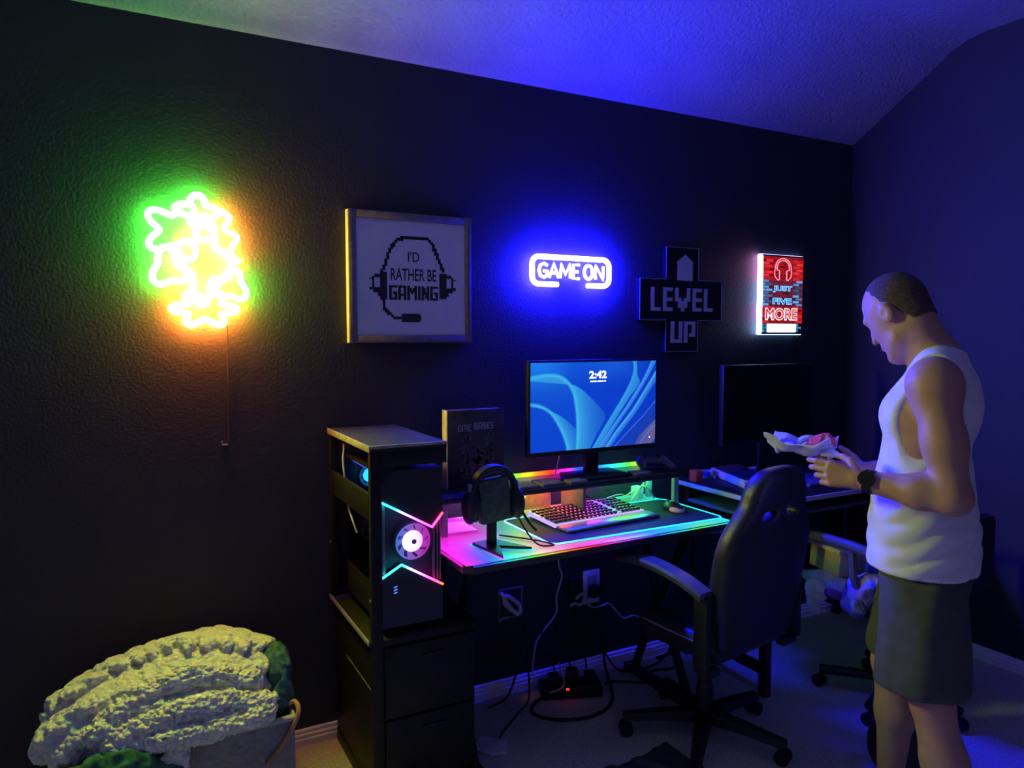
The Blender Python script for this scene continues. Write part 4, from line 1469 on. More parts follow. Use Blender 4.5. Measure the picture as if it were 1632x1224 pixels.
half = [(0.0, 1.150), (0.075, 1.145), (0.125, 1.120), (0.155, 1.075), (0.172, 1.02), (0.205, 0.97), (0.238, 0.91), (0.255, 0.84), (0.258, 0.74), (0.245, 0.62), (0.225, 0.53), (0.20, 0.47), (0.0, 0.455)]
poly = half + [(-x, z) for x, z in half[-2:0:-1]]
poly = [tuple(p) for p in smooth_path(poly, 4, closed=True)]
s = SDF((-0.30, -0.42, 0.40), (0.30, -0.08, 1.20), 0.010)
P_ = s.P()
yc = -0.225 - (P_[..., 2] - 0.5) * 0.14 + 0.35 * P_[..., 0] ** 2
d2d = outline_sdf(P_[..., [0, 2]], poly)
qq = np.stack([d2d + 0.028, np.abs(P_[..., 1] - yc) - 0.040 + 0.028], -1)
s.F = np.linalg.norm(np.maximum(qq, 0), axis=-1) + np.minimum(qq.max(-1), 0) - 0.028
for q in (-1, 1):
    for t in range(5):
        hx, hz = q * (0.050 + 0.012 * t), 0.995 - 0.011 * t + 0.0016 * t * t
        s.cone((hx, -0.45, hz), (hx, -0.1, hz), 0.024 - 0.0025 * t, k=0.008, op='sub')
part('backrest', s.mesh('backrest'), leather, gch, local=True)
s = SDF((-0.30, -0.30, 0.36), (0.30, 0.32, 0.60), 0.010)
s.box((0, -0.03, 0.465), (0.215, 0.19, 0.045), 0.03, k=0)
for q in (-1, 1):
    s.cone((q * 0.215, -0.17, 0.495), (q * 0.215, 0.11, 0.505), 0.038, k=0.03)
part('seat', s.mesh('seat'), leather, gch, local=True)
part('piping', MB().tube([(-0.250, -0.17, 0.505), (-0.252, 0.0, 0.512), (-0.250, 0.11, 0.516)], 0.003, 6), seam, gch, local=True)
for q in (-1, 1):
    ap = smooth_path([(q * 0.285, -0.22, 0.705), (q * 0.290, -0.12, 0.742), (q * 0.292, 0.02, 0.765), (q * 0.290, 0.14, 0.758), (q * 0.282, 0.215, 0.738)], 5)
    mbx = MB()
    vs, fs = [], []
    for p in ap:
        wd = 0.036 * (1.0 if p[1] < 0.14 else 1 - (p[1] - 0.14) * 6)
        for a, b in ((-wd, -0.013), (wd, -0.013), (wd + 0.002, 0.004), (wd - 0.006, 0.013), (-wd + 0.006, 0.013), (-wd - 0.002, 0.004)):
            vs.append((p[0] + a, p[1], p[2] + b))
    for i in range(len(ap) - 1):
        for k in range(6):
            k2 = (k + 1) % 6
            fs.append((i * 6 + k, i * 6 + k2, i * 6 + 6 + k2, i * 6 + 6 + k))
    fs += [tuple(range(5, -1, -1)), tuple((len(ap) - 1) * 6 + k for k in range(6))]
    mbx.add(vs, fs)
    am = part('armrest', mbx, mat('arm_pad', (0.08, 0.08, 0.10), 0.35), gch, local=True)
    sp = MB().box((q * 0.285 - 0.016, -0.235, 0.42), (q * 0.285 + 0.016, -0.175, 0.70), 0.008)
    sp.box((min(q * 0.20, q * 0.29), -0.225, 0.395), (max(q * 0.20, q * 0.29), -0.185, 0.425), 0.006)
    part('arm_support', sp, black_plastic, am, local=True)
part('tilt_mechanism', MB().box((-0.09, -0.12, 0.385), (0.09, 0.10, 0.425), 0.008), black_metal, gch, local=True)
part('tilt_lever', MB().tube([(-0.09, 0.03, 0.38), (-0.24, 0.04, 0.375)], 0.007, 8), black_metal, gch, local=True)
part('gas_cylinder', MB().cyl((0, 0, 0.22), (0, 0, 0.39), 0.016, 16), mat('chrome', (0.6, 0.6, 0.62), 0.2, 0.9), gch, local=True)
part('column_sleeve', MB().lathe((0, 0, 0), [(0.034, 0.075), (0.034, 0.20), (0.027, 0.235), (0.020, 0.24)], 'z', 20), black_plastic, gch, local=True)
for i in range(5):
    a = R(150 - 9 + 72 * i)
    ca_, sa_ = math.cos(a), math.sin(a)
    lg = MB()
    vs = []
    for t, hw, zt, zb in ((0.02, 0.036, 0.118, 0.072), (0.17, 0.030, 0.108, 0.075), (0.325, 0.022, 0.092, 0.066)):
        for q, z in ((-1, zb), (1, zb), (0.7, zt), (-0.7, zt)):
            vs.append((ca_ * t - sa_ * hw * q, sa_ * t + ca_ * hw * q, z))
    fs = [(3, 2, 1, 0), (8, 9, 10, 11)] + [(j * 4 + k, j * 4 + (k + 1) % 4, j * 4 + 4 + (k + 1) % 4, j * 4 + 4 + k) for j in range(2) for k in range(4)]
    lg.add(vs, fs)
    lo_ = part('base_leg', lg, black_plastic, gch, local=True, smooth=20)
    cst = MB()
    bx, by = ca_ * 0.315, sa_ * 0.315
    for q in (-1, 1):
        cst.cyl((bx - sa_ * (0.014 * q), by + ca_ * (0.014 * q), 0.028), (bx - sa_ * (0.026 * q), by + ca_ * (0.026 * q), 0.028), 0.028, 18)
    cst.cyl((bx, by, 0.03), (bx, by, 0.075), 0.008, 10)
    part('caster', cst, black_plastic, lo_, local=True)

# ================================================================== SECOND CHAIR, LOADED WITH THINGS
oc = thing('office_chair', 'dark office chair piled with boxes and clothes at the corner desk', 'chair', (2.98, -0.86, 0))
part('seat', MB().box((2.735, -1.06, 0.42), (3.225, -0.56, 0.49), 0.03), leather, oc)
part('backrest', MB().box((2.76, -1.17, 0.56), (3.20, -1.10, 0.88), 0.03), leather, oc)
part('back_strut', MB().box((2.95, -1.15, 0.40), (3.01, -1.12, 0.62), 0.006), black_metal, oc)
for x in (2.705, 3.255):
    am = part('armrest', MB().tube(smooth_path([(x, -0.98, 0.700), (x, -0.90, 0.722), (x, -0.75, 0.728), (x, -0.62, 0.722)], 5), 0.024, 10), mat('arm_pad', (0.05, 0.05, 0.06), 0.4), oc)
    sx = 1 if x < 3 else -1
    part('arm_support', MB().tube([(x, -0.85, 0.715), (x, -0.86, 0.60), (x + sx * 0.02, -0.90, 0.47), (x + sx * 0.10, -0.90, 0.44)], 0.016, 8), mat('strut_grey', (0.10, 0.10, 0.11), 0.4), oc)
part('column', MB().cyl((2.98, -0.87, 0.10), (2.98, -0.87, 0.43), 0.025, 16), black_metal, oc)
for i in range(5):
    a = R(54 + 72 * i)
    e = (2.98 + 0.30 * math.cos(a), -0.87 + 0.30 * math.sin(a))
    l_ = part('base_leg', MB().tube([(2.98, -0.87, 0.10), (e[0], e[1], 0.08)], 0.022, 8), black_plastic, oc)
    part('caster', MB().cyl((e[0] - 0.02, e[1], 0.027), (e[0] + 0.02, e[1], 0.027), 0.027, 16), black_plastic, l_)
bx = thing('cardboard_box', 'open tan cardboard box tilted on the loaded office chair', 'box', (2.87, -0.70, 0.55))
Mx = Matrix.Rotation(R(-14), 3, 'Z') @ Matrix.Rotation(R(5), 3, 'Y')
pv_ = (2.87, -0.70, 0.60)
card = mat('cardboard', (0.52, 0.40, 0.24), 0.8, var=0.1)
part('box_body', MB().box((2.755, -0.80, 0.555), (2.985, -0.60, 0.655), 0.002, rot=(Mx, pv_)), card, bx)
part('flap', MB().box((2.735, -0.815, 0.657), (2.77, -0.60, 0.676), 0.002, rot=(Mx, pv_)), mat('flap_cream', (0.75, 0.70, 0.46), 0.8), bx)
part('flap', MB().box((2.775, -0.80, 0.657), (2.985, -0.62, 0.664), 0.002, rot=(Mx, pv_)), mat('flap_cream', (0.75, 0.70, 0.46), 0.8), bx)


def cloth_lump(name, label, cat, m, spheres, lo, hi, amp=0.012, sc=28, h=0.008, group=None, k=0.03):
    s = SDF(lo, hi, h)
    for c_, r_ in spheres:
        s.ell(c_, r_, k=k)
    P = s.P()
    s.F = s.F + amp * (np.abs(vnoise(P * np.array([1, 1, 0.6]), sc)) * 2.2 - 0.5) + amp * 0.5 * vnoise(P, sc * 2.3)
    return solo(name, s.mesh(name), m, label, cat, group)


blue_cl = mat('cloth_blue', (0.22, 0.24, 0.62), 0.85, var=0.3, vscale=22)
cloth_lump('folded_shirt', 'pale blue folded shirt under the cardboard box on the loaded chair', 'shirt', mat('cloth_pale_blue', (0.45, 0.47, 0.66), 0.85, var=0.2), [((2.80, -0.71, 0.522), (0.10, 0.14, 0.034)), ((2.735, -0.70, 0.525), (0.035, 0.12, 0.034))], (2.6, -0.92, 0.44), (2.98, -0.50, 0.62))
cloth_lump('crumpled_cloth', 'white cloth hanging over the left edge of the loaded chair', 'cloth', mat('cloth_white', (0.68, 0.68, 0.72), 0.85), [((2.700, -0.685, 0.49), (0.024, 0.055, 0.045)), ((2.695, -0.675, 0.44), (0.018, 0.042, 0.06))], (2.58, -0.82, 0.30), (2.80, -0.55, 0.60))
cloth_lump('crumpled_cloth', 'bright blue and tan patterned cloth heap at the near side of the loaded chair', 'cloth', mat('cloth_pattern', (0.05, 0.07, 0.60), 0.85, vscale=20, col2=(0.62, 0.50, 0.44)), [((2.765, -0.865, 0.535), (0.065, 0.065, 0.055)), ((2.735, -0.845, 0.48), (0.035, 0.065, 0.06)), ((2.79, -0.90, 0.57), (0.06, 0.05, 0.035))], (2.6, -1.05, 0.34), (2.96, -0.70, 0.68), amp=0.016)
cloth_lump('crumpled_cloth', 'dark purple cloth crumpled on the loaded chair below the pale shirt', 'cloth', mat('cloth_purple', (0.20, 0.07, 0.17), 0.85, var=0.4), [((2.712, -0.755, 0.495), (0.026, 0.06, 0.024))], (2.6, -0.90, 0.42), (2.80, -0.62, 0.57))
solo('toy_block', MB().box((2.79, -0.905, 0.595), (2.85, -0.85, 0.640), 0.006), mat('toy_blue', (0.03, 0.05, 0.65), 0.5), 'small bright blue block on top of the patterned cloth', 'toy')
# ================================================================== STANDING PERSON  (local: x = forward, y = left, z = up)
PROT = math.atan2(0.887, -0.461)
PLOC = (2.19, -1.485, 0.0)
person = thing('person', 'man in a white sleeveless shirt and grey shorts looking down at what he holds', 'person', PLOC, PROT)
skin = mat('skin', (0.50, 0.27, 0.19), rough=0.5, var=0.06, vscale=25, bump=0.12, bscale=220, bdist=0.001, spec=0.35)


def torso(s, g=0.0, k=0.05):
    s.ell((0.005, 0, 1.34), (0.112 + g, 0.170 + g, 0.19 + g), k=k)
    s.ell((-0.035, 0, 1.42), (0.095 + g, 0.175 + g, 0.13 + g), k=k)
    s.ell((0.01, 0, 1.12), (0.120 + g, 0.155 + g, 0.19 + g), k=k)
    s.ell((-0.005, 0, 0.97), (0.108 + g, 0.152 + g, 0.12 + g), k=k)
    for q in (-1, 1):
        s.ell((0.055, q * 0.075, 1.38), (0.065 + g, 0.085 + g, 0.07 + g), k=0.03)        # chest
        s.cone((-0.02, q * 0.155, 1.495), (-0.025, q * 0.03, 1.545), 0.055 + g, 0.055 + g, k=0.04)   # trapezius
    return s


# joints
LSH, LEL, LWR = (-0.025, 0.200, 1.480), (-0.085, 0.262, 1.175), (0.150, 0.226, 1.192)
RSH, REL, RWR = (-0.015, -0.195, 1.480), (-0.020, -0.270, 1.185), (0.180, -0.125, 1.165)
NEC = (-0.015, 0.0, 1.53)
HP = R(33)
HC_ = np.array((0.098, 0.012, 1.690))
HY_ = R(-24)
_rz = np.array(((math.cos(HY_), -math.sin(HY_), 0), (math.sin(HY_), math.cos(HY_), 0), (0, 0, 1)))
Fh = _rz @ np.array((math.cos(HP), 0, -math.sin(HP)))
Uh = _rz @ np.array((math.sin(HP), 0, math.cos(HP)))
Lh = _rz @ np.array((0, 1.0, 0))
MH = np.stack([Fh, Lh, Uh], 1)      # columns: head axes


def hp_(f, l, u):
    return HC_ + Fh * f + Lh * l + Uh * u


def head(s, g=0.0):
    s.ell(hp_(-0.008, 0, 0.028), (0.098 + g, 0.076 + g, 0.098 + g), MH, k=0.03)
    s.ell(hp_(0.028, 0, -0.045), (0.062 + g, 0.058 + g, 0.085 + g), MH, k=0.035)
    return s


b = SDF((-0.36, -0.42, -0.01), (0.36, 0.42, 1.86), 0.0075)
torso(b)
b.cone(NEC, tuple(hp_(-0.035, 0, -0.06)), 0.066, 0.058, k=0.04)
head(b)
b.cone(hp_(0.02, 0.045, -0.085), hp_(0.072, 0.012, -0.118), 0.016, 0.017, k=0.03)   # jaw
b.cone(hp_(0.02, -0.045, -0.085), hp_(0.072, -0.012, -0.118), 0.016, 0.017, k=0.03)
b.cone(hp_(0.088, 0, 0.004), hp_(0.106, 0, -0.040), 0.009, 0.0115, k=0.012)          # nose
b.ell(hp_(0.080, 0, 0.020), (0.018, 0.050, 0.012), MH, k=0.015)                     # brow
b.ell(hp_(0.083, 0, -0.078), (0.014, 0.026, 0.009), MH, k=0.008)                    # mouth
b.ell(hp_(0.082, 0, -0.064), (0.010, 0.024, 0.006), MH, k=0.006)
for q in (-1, 1):
    b.ell(hp_(0.092, q * 0.033, -0.003), (0.016, 0.017, 0.011), MH, k=0.010, op='sub')
    b.ell(hp_(0.070, q * 0.032, -0.004), (0.013, 0.014, 0.012), MH, k=0.003)
    b.ell(hp_(-0.012, q * 0.082, -0.010), (0.024, 0.013, 0.034), MH, k=0.006)       # ear
    b.ell(hp_(-0.008, q * 0.098, -0.008), (0.013, 0.010, 0.020), MH, k=0.005, op='sub')
# arms
for SH, EL, WR, q in ((LSH, LEL, LWR, 1), (RSH, REL, RWR, -1)):
    SH, EL, WR = map(np.array, (SH, EL, WR))
    b.ell(SH, (0.068, 0.060, 0.072), k=0.05)
    b.cone(SH, SH * 0.45 + EL * 0.55, 0.058, 0.055, k=0.04)
    b.cone(SH * 0.5 + EL * 0.5, EL, 0.053, 0.043, k=0.03)
    b.cone(EL, EL * 0.65 + WR * 0.35, 0.045, 0.047, k=0.03)
    b.cone(EL * 0.65 + WR * 0.35, WR, 0.046, 0.029, k=0.03)
# legs
for HI, KN, AN, q in (((-0.01, 0.100, 0.92), (-0.045, 0.150, 0.54), (-0.105, 0.160, 0.10), 1), ((0.01, -0.095, 0.92), (0.090, -0.085, 0.54), (0.085, -0.09, 0.10), -1)):
    HI, KN, AN = map(np.array, (HI, KN, AN))
    b.cone(HI, KN, 0.076, 0.058, k=0.05)
    b.cone(KN, KN * 0.62 + AN * 0.38 + np.array((-0.016, 0, 0)), 0.054, 0.062, k=0.03)
    b.cone(KN * 0.62 + AN * 0.38 + np.array((-0.016, 0, 0)), AN, 0.058, 0.036, k=0.03)
    b.cone(AN + np.array((0, 0, -0.03)), AN + np.array((0.14, q * 0.02, -0.065)), 0.036, 0.028, k=0.03)
    b.cone(AN + np.array((0, 0, -0.03)), AN + np.array((-0.04, 0, -0.062)), 0.036, 0.033, k=0.03)
body_me = b.mesh('body')


def hand(wr, frame, fingers, thumb, palm):
    """frame: columns = (along fingers, across towards the thumb side, back of the hand)"""
    A, B, C_ = [np.array(q, float) / np.linalg.norm(q) for q in frame]
    W = np.array(wr, float)

    def g_(a, b_, c_):
        return W + A * a + B * b_ + C_ * c_
    pts = [g_(a, b_, c_) for a in (-0.06, 0.22) for b_ in (-0.09, 0.10) for c_ in (-0.11, 0.06)]
    s = SDF(np.min(pts, 0), np.max(pts, 0), 0.0032)
    s.cone(g_(-0.035, 0, 0), g_(0.015, 0, 0), 0.0285, 0.026, k=0.012)
    for bb, ln in ((0.029, 0.092), (0.010, 0.096), (-0.010, 0.091), (-0.028, 0.082)):
        s.cone(g_(0.012, bb * 0.45, 0), g_(ln, bb, 0.002), 0.0165, 0.0115, k=0.012)
    for (bb, ln), fl, (c1, c2, c3) in zip(((0.029, 0.092), (0.010, 0.096), (-0.010, 0.091), (-0.028, 0.082)), fingers, palm):
        p = g_(ln, bb, 0.002)
        ang = 0.0
        r = 0.0100
        for L, c in zip(fl, (c1, c2, c3)):
            ang += c
            spread = B * (bb * 0.9)
            q = p + (A * math.cos(ang) - C_ * math.sin(ang)) * L + spread * L
            s.cone(p, q, r, r * 0.90, k=0.003)
            p = q
            r *= 0.90
    p = g_(0.022, 0.024, -0.006)
    r = 0.0145
    for d, L in thumb:
        dv = A * d[0] + B * d[1] + C_ * d[2]
        q = p + dv / np.linalg.norm(dv) * L
        s.cone(p, q, r, r * 0.85, k=0.006)
        p = q
        r *= 0.85
    return s.mesh('hand')


FL = ((0.042, 0.025, 0.021), (0.046, 0.029, 0.022), (0.043, 0.027, 0.021), (0.034, 0.021, 0.019))
# left hand: back of the hand towards the camera side, thumb edge up, fingers bending in
lh = hand(LWR, ((0.97, 0.04, 0.12), (-0.10, -0.22, 0.97), (-0.05, 0.97, 0.22)), FL,
          (((0.55, 0.75, -0.55), 0.036), ((0.80, 0.35, -0.60), 0.030), ((0.85, 0.1, -0.5), 0.024)),
          ((0.25, 0.45, 0.35), (0.45, 0.65, 0.40), (0.60, 0.75, 0.45), (0.70, 0.80, 0.50)))
# right hand: palm up, carrying
rh = hand(RWR, ((0.86, 0.48, 0.15), (0.48, -0.86, 0.10), (0.10, 0.05, -0.99)), FL,
          (((0.45, 0.75, -0.5), 0.036), ((0.75, 0.45, -0.5), 0.030), ((0.85, 0.2, -0.4), 0.024)),
          ((0.10, 0.25, 0.20), (0.10, 0.28, 0.22), (0.12, 0.30, 0.22), (0.15, 0.32, 0.25)))
part('body', join_meshes('body', [body_me, lh, rh]), skin, person, local=True, smooth=0)

# hair: close-cropped cap
s = SDF(HC_ - 0.16, HC_ + 0.16, 0.005)
head(s, 0.0025)
s.cone(NEC, tuple(hp_(-0.035, 0, -0.06)), 0.068, 0.062, k=0.04)
P_ = (s.P() - HC_.astype(np.float32)) @ MH.astype(np.float32)
pl_ = 0.026 - (P_[..., 0] * -0.88 + P_[..., 2] * 0.47) + 0.010 * vnoise(P_, 120) + 0.008 * vnoise(P_, 40)
s.F = np.maximum(s.F, pl_)
s.F = np.maximum(s.F, -0.058 - P_[..., 2])
part('hair', s.mesh('hair'), mat('hair_dark', (0.085, 0.055, 0.042), 0.8, var=0.3, vscale=120, bump=0.8, bscale=500, bdist=0.003), person, local=True, label='close-cropped dark hair', smooth=0)
for q in (-1, 1):
    ey = MB().lathe((0, 0, 0), [(0.0001, -0.0122), (0.006, -0.0106), (0.0106, -0.006), (0.0122, 0), (0.0106, 0.006), (0.006, 0.0106), (0.0001, 0.0122)], 'z', 14)
    c_ = hp_(0.0705, q * 0.032, -0.004)
    ey.v = [(v[0] + c_[0], v[1] + c_[1], v[2] + c_[2]) for v in ey.v]
    part('eye', ey, mat('eye_white', (0.6, 0.6, 0.6), 0.2), person, local=True)

# tank top
s = SDF((-0.26, -0.30, 0.82), (0.26, 0.30, 1.64), 0.0065)
torso(s, 0.010)
s.ell((0.010, 0, 1.06), (0.136, 0.182, 0.28), k=0.05)
s.cone((0.008, 0.045, 1.02), (0.004, 0.050, 0.82), 0.138, 0.150, k=0.04)
s.cone((0.008, -0.045, 1.02), (0.004, -0.050, 0.82), 0.138, 0.150, k=0.04)
P_ = s.P()
zz = P_[..., 2]
fold = np.clip((1.22 - zz) / 0.22, 0, 1)
th = np.arctan2(P_[..., 1], P_[..., 0])
dg = zz * 95 + P_[..., 0] * 62 + P_[..., 1] * 20 + 8.0 * vnoise(P_, 6)
lo_ = np.clip((zz - 0.86) / 0.06, 0.25, 1)
s.F = s.F + fold * lo_ * (0.0062 * (1 - 2 * np.abs(np.sin(dg * 0.5))) * np.clip(0.5 + 2.2 * vnoise(P_, 9), 0, 1.3) + 0.006 * vnoise(P_, 14)) + (1 - fold) * 0.005 * vnoise(P_, 18)
s.F = np.maximum(s.F, (0.905 + 0.10 * (P_[..., 0] > 9)) - zz)
for q in (-1, 1):
    s.cone((-0.02, q * 0.215, 1.50), (0.02, q * 0.215, 1.30), 0.088, 0.075, k=0.012, op='sub')
    s.cone((-0.03, q * 0.255, 1.54), (0.0, q * 0.235, 1.42), 0.10, 0.09, k=0.012, op='sub')
s.cone((0.03, 0, 1.60), (0.11, 0, 1.50), 0.085, 0.072, k=0.010, op='sub')
s.cone((-0.01, 0, 1.66), (-0.01, 0, 1.59), 0.092, 0.078, k=0.010, op='sub')
part('tank_top', s.mesh('tank_top'), mat('white_cotton', (0.78, 0.78, 0.74), 0.85, var=0.04, vscale=12, bump=0.2, bscale=420, bdist=0.001, sheen=0.1), person, local=True, label='white sleeveless shirt', smooth=0)
# shorts
s = SDF((-0.28, -0.30, 0.48), (0.30, 0.34, 1.02), 0.0075)
s.ell((-0.003, 0, 0.91), (0.134, 0.180, 0.12), k=0.03)
s.cone((-0.003, 0.075, 0.87), (-0.015, 0.115, 0.58), 0.118, 0.128, k=0.03)
s.cone((0.008, -0.080, 0.87), (0.060, -0.095, 0.60), 0.115, 0.116, k=0.03)
P_ = s.P()
s.F = s.F + 0.010 * vnoise(P_ * np.array([1, 1, 0.45], np.float32), 17) + 0.004 * np.sin(P_[..., 0] * 55 + P_[..., 2] * 9)
s.F = s.F + 0.35 * np.clip(P_[..., 2] - 0.885, 0, 0.1)
s.F = np.maximum(s.F, 0.575 - P_[..., 2] - 0.03 * P_[..., 1])
part('shorts', s.mesh('shorts'), mat('grey_twill', (0.075, 0.082, 0.066), 0.9, var=0.1, vscale=30, bump=0.2, bscale=500, bdist=0.001), person, local=True, label='dark grey knee-length shorts', smooth=0)
# wristwatch on the left wrist
LWv, LEv = np.array(LWR), np.array(LEL)
ax_ = (LWv - LEv) / np.linalg.norm(LWv - LEv)
wc = LWv - ax_ * 0.022
wt = MB()
wt.tube([tuple(wc - ax_ * 0.013), tuple(wc + ax_ * 0.013)], 0.0355, 24)
wo = part('watch_strap', wt, black_plastic, person, local=True, label='black watch strap')
out_ = np.array((0.0, 0.93, 0.37))
out_ = out_ - ax_ * (out_ @ ax_)
out_ /= np.linalg.norm(out_)
part('watch_case', MB().tube([tuple(wc + out_ * 0.026), tuple(wc + out_ * 0.044)], 0.023, 24), black_gloss, wo, local=True)
# shoes
for (ax0, ay0, q) in ((-0.105, 0.160, 1), (0.085, -0.09, -1)):
    s = SDF((ax0 - 0.12, ay0 - 0.10, -0.01), (ax0 + 0.26, ay0 + 0.10, 0.16), 0.006)
    s.cone((ax0 - 0.035, ay0, 0.045), (ax0 + 0.15, ay0 + q * 0.02, 0.038), 0.046, 0.042, k=0.02)
    s.cone((ax0 - 0.01, ay0, 0.05), (ax0 - 0.005, ay0, 0.10), 0.046, 0.044, k=0.02)
    P_ = s.P()
    s.F = np.maximum(s.F, 0.001 - P_[..., 2])
    s.F = np.maximum(s.F, P_[..., 2] - 0.115)
    part('shoe', s.mesh('shoe'), mat('shoe_dark', (0.03, 0.03, 0.035), 0.6), person, local=True, smooth=0)

# ---- what he holds: crinkled clear packaging and a red cloth
PM = Matrix.Translation(PLOC) @ Matrix.Rotation(PROT, 4, 'Z')
nu, nv = 46, 30
V, Q = [], []
for i in range(nu):
    for j in range(nv):
        a, b_ = i / (nu - 1) - 0.5, j / (nv - 1) - 0.5
        x = 0.385 + 0.215 * a
        y = -0.045 + 0.15 * b_
        z = 1.213 + 0.10 * a * a + 0.16 * b_ * b_ + 0.006 * math.sin(13 * a + 5 * b_) + 0.005 * math.sin(21 * b_ - 8 * a) + 0.012 * max(0, a)
        V.append(PM @ Vector((x, y, z)))
for i in range(nu - 1):
    for j in range(nv - 1):
        Q.append((i * nv + j, (i + 1) * nv + j, (i + 1) * nv + j + 1, i * nv + j + 1))
shm = MB().add(V, Q)
hold = thing('packaging_tray', 'crumpled pale packaging tray with two raised loops held in his hands', 'packaging', tuple(PM @ Vector((0.385, -0.045, 1.21))))
plas = mat('crinkled_plastic', (0.62, 0.62, 0.72), rough=0.35, var=0.15, vscale=40, bump=0.5, bscale=70, bdist=0.004)
to = part('tray', shm, plas, hold)
md = to.modifiers.new('thickness', 'SOLIDIFY')
md.thickness = 0.003
for cx, cy, rr_ in ((0.425, -0.03, 0.032), (0.365, -0.06, 0.034)):
    pts = [tuple(PM @ Vector((cx + rr_ * 1.1 * math.cos(R(a)), cy + 0.016 * math.sin(R(a * 2)), 1.222 + rr_ * 1.35 * math.sin(R(a))))) for a in range(-10, 191, 12)]
    part('loop', MB().tube(pts, [0.008 + 0.004 * math.sin(R(a)) for a in range(-10, 191, 12)], 8), plas, hold)
s = SDF((0.26, -0.16, 1.18), (0.40, 0.02, 1.32), 0.005)
s.ell((0.325, -0.065, 1.252), (0.036, 0.032, 0.026), k=0.02)
s.ell((0.305, -0.075, 1.264), (0.022, 0.030, 0.020), k=0.02)
s.cone((0.345, -0.050, 1.246), (0.376, -0.030, 1.232), 0.016, 0.008, k=0.02)
P_ = s.P()
s.F += 0.012 * (np.abs(vnoise(P_, 55)) * 2 - 0.4)
rme = s.mesh('red_cloth', PM)
solo('red_cloth', rme, mat('cloth_red', (0.75, 0.10, 0.08), 0.7, var=0.25, vscale=60), 'small crumpled red cloth lying in the packaging he holds', 'cloth')
s = SDF((0.22, -0.10, 1.17), (0.36, 0.06, 1.27), 0.005)
s.ell((0.288, -0.025, 1.226), (0.030, 0.024, 0.012), k=0.02)
P_ = s.P()
s.F += 0.008 * (np.abs(vnoise(P_, 60)) * 2 - 0.4)
solo('paper_wad', s.mesh('paper_wad', PM), paper_white, 'little white paper wad between his hands and the red cloth', 'paper')
# ================================================================== LAUNDRY BASKET AND BLANKETS (bottom left)
bs = thing('storage_basket', 'grey fabric storage basket with a tan strap handle, overflowing with blankets', 'basket', (0.13, -0.29, 0))
grey_fab = mat('grey_felt', (0.26, 0.25, 0.25), 0.9, var=0.15, vscale=30, bump=0.8, bscale=55, bdist=0.006, tex='voronoi')
BX0, BX1, BY0, BY1, BH = -0.20, 0.452, -0.515, -0.06, 0.392
for nm, lo, hi in (('front_panel', (BX0, BY0, 0.0), (BX1, BY0 + 0.012, BH)), ('back_panel', (BX0, BY1 - 0.012, 0), (BX1, BY1, BH)),
                   ('side_panel', (BX0, BY0 + 0.012, 0), (BX0 + 0.012, BY1 - 0.012, BH)), ('side_panel', (BX1 - 0.012, BY0 + 0.012, 0), (BX1, BY1 - 0.012, BH))):
    part(nm, MB().box(lo, hi, 0.004), grey_fab, bs)
part('bottom', MB().box((BX0 + 0.012, BY0 + 0.012, 0.0), (BX1 - 0.012, BY1 - 0.012, 0.012)), grey_fab, bs)
rimm = MB().tube([(BX0, BY0, BH), (BX1, BY0, BH), (BX1, BY1, BH), (BX0, BY1, BH)], 0.010, 8, closed=True)
part('rim', rimm, mat('rim_pale', (0.42, 0.41, 0.38), 0.9, bump=0.5, bscale=120), bs)
strap = mat('tan_strap', (0.42, 0.20, 0.10), 0.6, var=0.2)
part('handle', MB().tube(smooth_path([(BX1 - 0.012, BY0 + 0.045, BH + 0.024), (BX1 + 0.010, BY0 + 0.04, BH + 0.030), (BX1 + 0.010, BY0 - 0.006, BH + 0.012), (BX1 - 0.03, BY0 - 0.010, BH - 0.06), (BX1 - 0.09, BY0 - 0.010, BH - 0.13)], 6), 0.008, 8), strap, bs)
part('seam', MB().tube([(0.16, BY0 - 0.002, 0.02), (0.162, BY0 - 0.002, BH - 0.01)], 0.004, 6), grey_fab, bs)

# sherpa blanket heap
sherpa = mat('sherpa_fleece', (0.70, 0.70, 0.64), 0.95, var=0.08, vscale=60, bump=0.9, bscale=62, bdist=0.012, spec=0.1, sheen=0.2, tex='voronoi', inv=True)


def billow(P, f):
    return 1.0 - np.abs(vnoise(P, f)) * 4.0


s = SDF((-0.36, -0.62, 0.26), (0.54, 0.0, 0.76), 0.0065)
s.ell((0.18, -0.27, 0.475), (0.26, 0.20, 0.150), k=0.06)
s.ell((-0.02, -0.31, 0.45), (0.20, 0.20, 0.125), k=0.06)
s.ell((-0.16, -0.34, 0.42), (0.11, 0.14, 0.10), k=0.05)
s.ell((0.32, -0.28, 0.48), (0.12, 0.16, 0.105), k=0.05)
P_ = s.P()
wrp = np.stack([vnoise(P_ + 3.1, 7), vnoise(P_ + 7.7, 7), vnoise(P_ + 1.3, 7)], -1) * 0.06
Pw = P_ + wrp
arc_ = np.sqrt((Pw[..., 0] - 0.16) ** 2 * 0.45 + (Pw[..., 2] - 0.34) ** 2 * 1.7) + 0.30 * (Pw[..., 1] + 0.3)
base_ = s.F.copy()
s.F = s.F - 0.024 * (np.abs(np.sin(arc_ * 40)) - 0.6)
ang = np.arctan2(Pw[..., 2] - 0.3, Pw[..., 0] - 0.16)
s.F = s.F - 0.014 * (np.abs(np.sin(ang * 17 + 5 * vnoise(P_, 9))) - 0.6) + 0.026 * np.abs(vnoise(P_, 34)) + 0.010 * np.abs(vnoise(P_, 70)) - 0.008
s.F = np.maximum(s.F, base_ - 0.022)
s.F = np.maximum(s.F, 0.36 - P_[..., 2])
